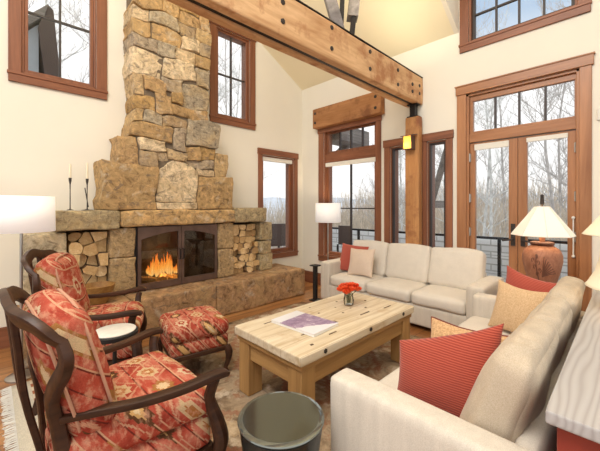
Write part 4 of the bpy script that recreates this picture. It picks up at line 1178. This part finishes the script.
t = thing('console_table', 'red painted console with grey washed plank top behind the foreground sofa', 'table', (4.20, -1.88, 0))
MB().soft((0.43, 2.09, 0.042), 0.008, amp=0.002, n=10, c=(0, 0, 0.731)).build('tabletop', M['greytop'], t)
MB().box((-0.19, -1.01, 0.56), (0.19, 1.01, 0.709)).build('apron', M['red'], t, bevel=0.004)
for sx in (-1, 1):
    for sy in (-1, 1):
        MB().box((sx * 0.195, sy * 1.015, 0.0), (sx * 0.125, sy * 0.945, 0.56)).build('leg', M['red'], t, bevel=0.004)
MB().box((-0.18, -1.0, 0.14), (0.18, 1.0, 0.17)).build('shelf', M['red'], t, bevel=0.004)
MB().box((-0.17, -0.99, 0.17), (0.17, 0.99, 0.559)).build('cabinet_body', M['red'], t, bevel=0.004)

t = thing('end_table', 'small dark wooden end table in the corner between the two sofas', 'table', (3.60, -0.52, 0))
MB().soft((0.46, 0.46, 0.03), 0.006, n=6, c=(0, 0, 0.575)).build('tabletop', M['walnut'], t)
for sx in (-1, 1):
    for sy in (-1, 1):
        MB().box((sx * 0.21, sy * 0.21, 0), (sx * 0.165, sy * 0.165, 0.56)).build('leg', M['walnut'], t, bevel=0.003)
MB().box((-0.19, -0.19, 0.48), (0.19, 0.19, 0.56)).build('apron', M['walnut'], t)

# ------------------------------------------------------------------ lamps
def shade_open(prof, n, name, mat, par, thick=0.003, smooth=40, rot=0.0):
    mb = MB(); mb.T = Matrix.Rotation(rot, 4, 'Z')
    mb.lathe(prof, n, cap=False)
    o = mb.build(name, mat, par, smooth=smooth)
    s_ = o.modifiers.new('cloth', 'SOLIDIFY'); s_.thickness = thick; s_.offset = 0
    return o

def bulb(par, z, power, col=(1.0, 0.78, 0.52), r=0.035):
    l = bpy.data.lights.new('bulb', 'POINT'); l.energy = power; l.color = col; l.shadow_soft_size = r
    o = bpy.data.objects.new('bulb', l); COL.objects.link(o); o.parent = par; o.location = (0, 0, z)

t = thing('table_lamp', 'terracotta urn lamp with cream panelled shade before the glass doors', 'lamp', (3.61, -0.50, 0.5905))
MB().lathe([(0.085, 0), (0.09, 0.012), (0.106, 0.08), (0.135, 0.19), (0.150, 0.27), (0.149, 0.32), (0.132, 0.37), (0.10, 0.395), (0.08, 0.41)], 40).build('urn', M['terra'], t)
mb = MB().lathe([(0.078, 0.405), (0.086, 0.412), (0.092, 0.425), (0.088, 0.437), (0.075, 0.441), (0.02, 0.442)], 32)
mb.build('neck_ring', M['terrad'], t)
mb = MB()
def urn_r(zz):
    pr = [(0.106, 0.08), (0.135, 0.19), (0.150, 0.27), (0.149, 0.32), (0.132, 0.37)]
    for (r0, z0_), (r1, z1_) in zip(pr, pr[1:]):
        if zz <= z1_:
            return r0 + (r1 - r0) * (zz - z0_) / (z1_ - z0_)
    return 0.132
def urn_line(pts, r=0.0045):
    mb.tube([((urn_r(zz) + 0.0015) * math.cos(a), (urn_r(zz) + 0.0015) * math.sin(a), zz) for a, zz in pts], r, 6)
for k in range(8):                                                   # palm fan rising to the right
    urn_line([(-1.42 + (0.08 + 0.085 * k) * q * 1.15, 0.14 + q * (0.215 - 0.021 * k) - 0.03 * q * q) for q in [j / 8 for j in range(9)]], 0.0035)
for a0, z0_, sg in ((-1.66, 0.17, -1), (-1.55, 0.20, 1), (-1.78, 0.23, -1), (-1.62, 0.27, 1), (-1.86, 0.29, -1), (-1.72, 0.325, 1)):
    urn_line([(a0 + sg * (0.10 - 0.075 * q) * math.cos(q * 5.0 - 1.2), z0_ + (0.022 - 0.015 * q) * math.sin(q * 5.0 - 1.2)) for q in [j / 10 for j in range(11)]], 0.0035)
urn_line([(-1.62 - 0.10 * math.sin(q * 2.4), 0.10 + 0.24 * q) for q in [j / 8 for j in range(9)]], 0.004)
mb.build('carved_scrolls', M['terram'], t)
MB().lathe([(0.024, 0.441), (0.024, 0.53)], 16).build('stem', M['terra'], t)
sh = shade_open([(0.238, 0.497), (0.235, 0.505), (0.150, 0.625), (0.060, 0.752), (0.056, 0.758)], 8, 'panelled_shade', M['panelshade'], t, 0.004, 20, 0.3)
MB().tube([(0, 0, 0.53), (0, 0, 0.80)], 0.006, 8).build('harp_rod', M['bronze'], t)
MB().lathe([(0.005, 0.77), (0.013, 0.777), (0.015, 0.79), (0.013, 0.85), (0.015, 0.86), (0.005, 0.87)], 12).build('finial', M['iron2'], t)
mb = MB()
for k in range(4):
    a = 0.3 + k * PI / 2
    mb.tube([(0, 0, 0.752), (0.06 * math.cos(a), 0.06 * math.sin(a), 0.752)], 0.003, 6)
mb.build('spider', M['bronze'], t)
mb = MB()
for k in range(8):
    a = 0.3 + k * PI / 4
    mb.tube([(r_ * math.cos(a), r_ * math.sin(a), zz) for r_, zz in ((0.238, 0.4985), (0.2365, 0.505), (0.1515, 0.625), (0.0615, 0.752))], 0.0025, 5)
mb.build('seams', M['blind'], sh)
bulb(t, 0.62, 3.5)

t = thing('table_lamp', 'cream lamp with flared two-tier shade on the grey topped console', 'lamp', (4.235, -1.52, 0.7525))
MB().lathe([(0.09, 0), (0.095, 0.012), (0.06, 0.03), (0.05, 0.08), (0.075, 0.12), (0.06, 0.16), (0.02, 0.18), (0.015, 0.22)], 28).build('lamp_base', M['terrad'], t)
shade_open([(0.262, 0.135), (0.25, 0.15), (0.215, 0.22), (0.195, 0.30), (0.185, 0.40), (0.18, 0.43)], 40, 'lower_shade', M['creamshade'], t)
shade_open([(0.275, 0.435), (0.268, 0.442), (0.14, 0.62), (0.10, 0.66)], 40, 'upper_shade', M['creamshade'], t)
MB().tube([(0, 0, 0.2), (0, 0, 0.665)], 0.006, 8).build('rod', M['bronze'], t)
mb = MB()
for zz, rad in ((0.43, 0.18), (0.66, 0.10)):
    for k in range(4):
        a = k * PI / 2
        mb.tube([(0, 0, zz), (rad * math.cos(a), rad * math.sin(a), zz)], 0.003, 6)
mb.tube([(0.18, 0, 0.43), (0.262, 0, 0.45)], 0.003, 6).tube([(-0.18, 0, 0.43), (-0.262, 0, 0.45)], 0.003, 6)
mb.build('spider', M['bronze'], t)
bulb(t, 0.36, 2)

def floor_lamp(loc, label, r, z0, z1, power, base):
    t = thing('floor_lamp', label, 'lamp', loc, 0, 'slim floor lamps with white drum shades')
    shade_open([(r, z0), (r * 0.985, z1)], 48, 'drum_shade', M['shade'], t)
    MB().lathe([(0.011, 0.02), (0.011, z1 - 0.02)], 12).build('pole', M['steel'], t)
    MB().lathe([(base, 0), (base, 0.012), (base * 0.9, 0.02), (0.02, 0.028), (0.011, 0.05)], 36).build('base', M['steel'], t)
    mb = MB()
    for k in range(3):
        a = k * 2 * PI / 3
        mb.tube([(0, 0, z1 - 0.03), (r * 0.985 * math.cos(a), r * 0.985 * math.sin(a), z1 - 0.03)], 0.003, 6)
    mb.build('spider', M['steel'], t)
    bulb(t, z1 - 0.06, power)
floor_lamp((0.80, -3.915, 0.0), 'floor lamp with wide white drum shade behind the armchairs at far left', 0.215, 1.15, 1.43, 2.5, 0.10)
floor_lamp((0.88, -0.30, 0.0), 'floor lamp with white drum shade behind the left end of the window sofa', 0.195, 1.105, 1.40, 13, 0.12)

t = thing('thermostat', 'small pale wall control on the right wall beside the glass doors', 'thermostat', (4.0, 0, 2.21))
MB().box((-0.05, -0.02, -0.055), (0.05, -0.001, 0.055)).build('cover_plate', M['blind'], t, bevel=0.006)
MB().box((-0.03, -0.024, -0.01), (0.03, -0.019, 0.03)).build('dial_panel', M['white'], t, bevel=0.002)

# ------------------------------------------------------------------ outdoors
mb = MB().box((-2.4, TH + 0.001, -0.14), (8.0, 2.0, -0.03)).box((-2.4, -1.9, -0.14), (-TH - 0.001, TH, -0.03))
structure(mb.build('deck', M['deck'], smooth=0), 'grey snow dusted deck outside the windows', 'deck')
def railing(name, label, p0, p1, nposts):
    t = thing(name, label, 'railing', (0, 0, -0.03))
    a, b = Vector(p0), Vector(p1)
    def bar(z, w, h):
        mb = MB()
        if abs(a.x - b.x) > abs(a.y - b.y): mb.box((a.x, a.y - w, z - h), (b.x, a.y + w, z + h))
        else: mb.box((a.x - w, a.y, z - h), (a.x + w, b.y, z + h))
        return mb
    bar(0.90, 0.03, 0.018).build('top_rail', M['iron'], t)
    for z in (0.78, 0.64, 0.50, 0.36, 0.22, 0.1):
        bar(z, 0.004, 0.004).build('cable', M['steel'], t)
    for k in range(nposts):
        p = a.lerp(b, k / (nposts - 1))
        MB().box((p.x - 0.02, p.y - 0.02, 0.0), (p.x + 0.02, p.y + 0.02, 0.885)).build('baluster', M['iron'], t)
railing('deck_railing', 'black metal deck railing outside the window wall', (-2.3, 1.4, 0), (7.9, 1.4, 0), 9)
railing('deck_railing', 'black metal deck railing outside the narrow corner window', (-1.6, -1.8, 0), (-1.6, 1.35, 0), 3)

t = thing('patio_chair', 'dark grey patio chair back on the deck outside the tall left window', 'chair', (0.24, 0.95, -0.03), 0.2)
MB().box((-0.15, 0.0, 0.62), (0.15, 0.035, 1.0)).build('back_panel', M['fascia'], t, bevel=0.01)
MB().box((-0.20, -0.42, 0.40), (0.20, 0.02, 0.45)).build('seat', M['fascia'], t, bevel=0.01)
for x in (-0.18, 0.15):
    MB().box((x, 0.0, 0.0), (x + 0.03, 0.03, 0.62)).build('back_leg', M['iron'], t)
    MB().box((x, -0.40, 0.0), (x + 0.03, -0.37, 0.40)).build('front_leg', M['iron'], t)
t = thing('patio_chair', 'dark grey patio chair on the deck outside the narrow corner window', 'chair', (-0.95, 0.25, -0.03), 1.2)
MB().box((-0.20, 0.0, 0.55), (0.20, 0.04, 1.02)).build('back_panel', M['fascia'], t, bevel=0.01)
MB().box((-0.22, -0.42, 0.40), (0.22, 0.02, 0.46)).build('seat', M['fascia'], t, bevel=0.01)
for x in (-0.2, 0.17):
    MB().box((x, 0.0, 0.0), (x + 0.03, 0.03, 0.56)).build('back_leg', M['iron'], t)
    MB().box((x, -0.40, 0.0), (x + 0.03, -0.37, 0.40)).build('front_leg', M['iron'], t)

t = thing('roof_bracket', 'weathered grey timber roof bracket outside the transom of the tall left window', 'bracket', (0.35, TH, 2.3))
MB().box((-0.02, 0.0, 0.19), (0.36, 0.9, 0.47)).build('outrigger', M['greywood'], t, bevel=0.01)
MB().tube([(-0.05, 0.05, -0.25), (0.06, 0.6, 0.22)], 0.075, 4).build('brace', M['greywood'], t, smooth=0)
t = thing('knee_brace', 'dark slanting timber brace outside the sidelight right of the post', 'brace', (2.2, TH, 1.45))
MB().tube([(-0.06, 0.35, -0.05), (0.16, 0.62, 1.1)], 0.05, 4).build('timber', M['greywood'], t, smooth=0)
MB().box((-0.12, 0.0, -0.12), (0.10, 0.40, -0.02)).build('ledger', M['greywood'], t)

t = thing('neighbour_gable', 'dark eaved gable with pale grey siding outside the upper left window', 'gable', (-2.0, -3.6, 2.8))
MB().prism([(-0.75, -2.8), (0.04, -2.8), (0.04, 1.30), (-0.12, 1.12), (-0.75, 0.5)], 'x', -1.6, -0.06).build('siding_wall', M['siding'], t, smooth=0)
MB().prism([(0.145, 1.61), (0.21, 1.55), (0.32, 0.30), (0.13, 0.30), (0.03, 1.24)], 'x', -1.7, 0.02).build('eave', M['fascia'], t, smooth=0)
MB().prism([(-0.72, 0.62), (-0.70, 0.50), (0.10, 1.42), (0.145, 1.61)], 'x', -1.7, 0.05).build('fascia_board', M['greywood'], t, smooth=0)

mb = MB()
def stone_wall_mat():
    m, nt, b = new_mat('snowy stacked stone', 0.9, 0.1)
    tc = nd(nt, 'ShaderNodeTexCoord')
    mp = nd(nt, 'ShaderNodeMapping', {'Vector': tc.outputs['Object'], 'Rotation': (PI / 2, 0, 0)})
    br = nd(nt, 'ShaderNodeTexBrick', {'Vector': mp.outputs[0], 'Scale': 1.0, 'Mortar Size': 0.012, 'Brick Width': 0.34, 'Row Height': 0.12,
            'Color1': (0.90, 0.89, 0.87, 1), 'Color2': (0.80, 0.79, 0.77, 1), 'Mortar': (0.55, 0.53, 0.50, 1)})
    nt.links.new(br.outputs['Color'], b.inputs['Base Color'])
    return m
mb.soft((14.0, 0.4, 1.7), 0.05, n=12, amp=0.02, c=(2, 0, 0))
tag(mb.build('garden_wall', stone_wall_mat(), loc=(2, 2.9, -0.1)), 'pale stacked stone garden wall beyond the deck railing', 'wall')

gm = MB(); NG = 44
gv = []
for i in range(NG + 1):
    for j in range(NG + 1):
        x = -45 + 80 * i / NG; y = -30 + 75 * j / NG
        out = max(0.0, max(y - 3.0, -x - 3.0))
        zz = -1.2 + 0.05 * out + 0.0012 * out * out + noise.noise(Vector((x * 0.15, y * 0.15, 0))) * 0.5 * min(1, out / 5)
        gv.append((x, y, min(zz, 6)))
gm.add(gv, [(i * (NG + 1) + j, (i + 1) * (NG + 1) + j, (i + 1) * (NG + 1) + j + 1, i * (NG + 1) + j + 1) for i in range(NG) for j in range(NG)])
structure(gm.build('ground', M['snow']), 'snow covered hillside outside', 'ground')
def ground_z(x, y):
    out = max(0.0, max(y - 3.0, -x - 3.0))
    return min(6, -1.2 + 0.05 * out + 0.0012 * out * out + noise.noise(Vector((x * 0.15, y * 0.15, 0))) * 0.5 * min(1, out / 5))

def tree(x, y, h, seed, mat, label, spread=0.5, lean=0.0, thick=1.0):
    r = random.Random(seed)
    z0 = ground_z(x, y) - 0.1
    mb = MB()
    pts = []; n = 9
    ax, ay = r.uniform(-0.3, 0.3) + lean, r.uniform(-0.3, 0.3)
    R0 = (0.0046 * h + 0.008) * thick
    for i in range(n + 1):
        q = i / n
        pts.append(Vector((ax * q * q * h * 0.25 + 0.06 * noise.noise(Vector((seed, q * 3, 0))) * h * 0.3, ay * q * q * h * 0.25, q * h)))
    rad = [R0 * (1 - 0.9 * (i / n)) + 0.004 for i in range(n + 1)]
    mb.tube(pts, rad, 6)
    def branch(p, d, L, rr, lev):
        k = 4
        bp = [p]
        dd = d.copy()
        for i in range(k):
            dd = (dd + Vector((r.uniform(-0.3, 0.3), r.uniform(-0.3, 0.3), r.uniform(-0.05, 0.28)))).normalized()
            bp.append(bp[-1] + dd * L / k)
        mb.tube(bp, [max(0.002, rr * (1 - 0.8 * i / k)) for i in range(k + 1)], 4 if lev else 5, cap=False)
        if lev < 2:
            for i in range(1, k + 1):
                for _ in range(2 if lev == 0 else 1):
                    d2 = (dd + Vector((r.uniform(-1, 1), r.uniform(-1, 1), r.uniform(-0.3, 0.7)))).normalized()
                    branch(bp[i], d2, L * r.uniform(0.35, 0.55), rr * 0.5, lev + 1)
    for i in range(int(22 * spread * 2)):
        q = r.uniform(0.18, 0.97)
        f = q * n; a = int(f); p = pts[a].lerp(pts[min(n, a + 1)], f - a)
        th = r.uniform(0, 2 * PI)
        d = Vector((math.cos(th), math.sin(th), r.uniform(0.25, 0.9))).normalized()
        branch(p, d, h * spread * 0.36 * (1.1 - 0.7 * q), max(0.005, R0 * 0.42 * (1 - q * 0.6)), 0)
    o = mb.build('bare_tree', mat, smooth=60)
    o.location = (x, y, z0)
    tag(o, label, 'tree', 'bare winter trees outside')
TR = [
 (-0.75, 4.6, 6.5, 'slim bare tree closest to the railing in the left panes of the tall left window', 1), (-1.9, 7.2, 8.5, 'pale birch-like trunk behind the floor lamp in the tall left window', 0),
 (-1.2, 6.5, 8, 'bare pale tree behind the left half of the tall left window', 0), (-0.2, 8.0, 9, 'bare tree in the middle of the tall left window', 1), (0.35, 5.6, 7, 'bare thin tree near the railing in the tall left window', 0), (-2.6, 9.5, 9, 'bare tree showing at the left edge of the tall left window', 0),
 (1.1, 6.8, 8, 'bare pale tree seen through the sidelight left of the post', 0), (1.7, 5.2, 7, 'bare tree seen through the sidelight right of the post', 0), (0.6, 11.0, 10, 'tall distant bare tree beyond the two sidelights', 1),
 (2.6, 7.5, 8.5, 'bare tree with fine twigs behind the left glass door', 1), (3.3, 5.8, 7.5, 'bare branching tree behind the right glass door', 1), (2.2, 12.0, 10, 'distant bare tree behind the left glass door', 1), (3.9, 9.5, 9, 'bare tree behind the urn lamp in the right glass door', 0), (3.0, 14.0, 11, 'far bare tree behind the meeting doors', 1),
 (-4.2, 0.9, 8, 'bare pale tree seen through the narrow corner window', 0), (-6.5, 2.4, 9, 'farther bare tree seen through the narrow corner window', 1), (-5.2, 1.8, 8, 'bare tree crossing the narrow corner window at mid height', 0),
 (-4.5, -1.0, 9.5, 'bare tree with arching branches in the window right of the chimney', 1), (-6.5, -0.1, 10, 'bare pale tree in the right panes of the window right of the chimney', 0), (-8.0, -1.2, 11, 'distant bare tree behind the window right of the chimney', 1),
 (-4.4, -3.0, 9.5, 'bare tree with long twigs in the right panes of the upper left window', 0), (-7.5, -3.4, 11, 'distant bare tree behind the gable in the upper left window', 1)]
for i, (x, y, h, lb, k) in enumerate(TR):
    tree(x, y, h, 100 + i, M['treedark'] if k else M['treebark'], lb, 0.55 if k else 0.48)

mb = MB()
rb = random.Random(77)
for i in range(7000):
    if i % 4:
        x = rb.uniform(-14, 9); y = rb.uniform(5.5, 26)
    else:
        x = rb.uniform(-22, -5); y = rb.uniform(-3, 12)
    z0 = ground_z(x, y)
    hh = rb.uniform(0.7, 2.0) * (1 + 0.03 * max(0, y))
    dx, dy = rb.uniform(-0.5, 0.5), rb.uniform(-0.5, 0.5)
    mb.tube([(x, y, z0 - 0.05), (x + dx * 0.4, y + dy * 0.4, z0 + hh * 0.6), (x + dx, y + dy, z0 + hh)], [0.022, 0.014, 0.005], 3, cap=False)
tag(mb.build('brush', M['brush'], smooth=0), 'dry tan brush and saplings on the snowy hillside', 'brush', kind='stuff')

# ------------------------------------------------------------------ light
wd = bpy.data.worlds.new('overcast'); SC.world = wd
wd.use_nodes = True
bg = wd.node_tree.nodes['Background']
wnt = wd.node_tree
wco = nd(wnt, 'ShaderNodeTexCoord').outputs['Generated']
wsp = nd(wnt, 'ShaderNodeSeparateXYZ', {0: wco})
cloud = nd(wnt, 'ShaderNodeTexNoise', {'Vector': wco, 'Scale': 3.0, 'Detail': 5.0}).outputs['Fac']
# bright overcast with a patch of blue high over the window side
sky = mth(wnt, 'ADD', mth(wnt, 'MULTIPLY_ADD', wsp.outputs[1], 0.25, wsp.outputs[2]), mth(wnt, 'MULTIPLY_ADD', cloud, 0.12, -0.06))
wnt.links.new(ramp(wnt, sky, [(0.0, (1.0, 0.985, 0.96)), (0.56, (1.0, 0.99, 0.975)), (0.68, (0.43, 0.55, 0.70)), (0.80, (0.40, 0.52, 0.68)), (1.0, (0.9, 0.93, 0.96))]), bg.inputs[0])
bg.inputs[1].default_value = 1.2

def area(name, loc, rot, sx, sy, power, col):
    l = bpy.data.lights.new(name, 'AREA'); l.shape = 'RECTANGLE'; l.size = sx; l.size_y = sy; l.energy = power; l.color = col
    o = bpy.data.objects.new(name, l); COL.objects.link(o); o.location = loc; o.rotation_euler = rot
    return o
area('rear_fill', (3.4, -5.2, 4.9), (math.radians(38), 0, 0), 3.0, 1.6, 190, (1.0, 0.97, 0.93))  # added fill high behind the camera, stands for no fixture
area('beam_fill', (2.16, -0.75, 3.10), (math.radians(180), 0, 0), 0.12, 0.8, 3.5, (1.0, 0.88, 0.62))  # strips added above the beam to brighten the ceiling, no real fitting
area('beam_fill', (2.16, -3.6, 3.10), (math.radians(180), 0, 0), 0.12, 1.6, 22, (1.0, 0.88, 0.62))  # second added strip, also there only to lift the ceiling
area('ceiling_fill', (3.2, -2.9, 3.15), (math.radians(180), 0, 0), 1.2, 2.4, 60, (1.0, 0.86, 0.58))  # added mid-air fill aimed at the ceiling, hangs from nothing
l = bpy.data.lights.new('fire_glow', 'POINT'); l.energy = 6; l.color = (1.0, 0.5, 0.16); l.shadow_soft_size = 0.1
o = bpy.data.objects.new('fire_glow', l); COL.objects.link(o); o.location = (0.22, -2.6, 0.62)
l = bpy.data.lights.new('sconce_bulb', 'POINT'); l.energy = 1.5; l.color = (1.0, 0.65, 0.25); l.shadow_soft_size = 0.03
o = bpy.data.objects.new('sconce_bulb', l); COL.objects.link(o); o.location = (2.165, -0.30, 2.14)

# ------------------------------------------------------------------ camera
cd = bpy.data.cameras.new('camera')
cd.sensor_width = 36.0; cd.lens = 19.2; cd.shift_x = 0.0; cd.shift_y = -19.0 / 600
cd.clip_start = 0.05
co = bpy.data.objects.new('camera', cd); COL.objects.link(co)
co.location = (4.16, -4.10, 1.35)
co.rotation_euler = (PI / 2, 0, math.radians(45.8))
SC.camera = co
SC.view_settings.view_transform = 'Standard'
SC.view_settings.look = 'None'
SC.view_settings.gamma = 1.0
SC.view_settings.use_curve_mapping = False
SC.view_settings.exposure = 0.0
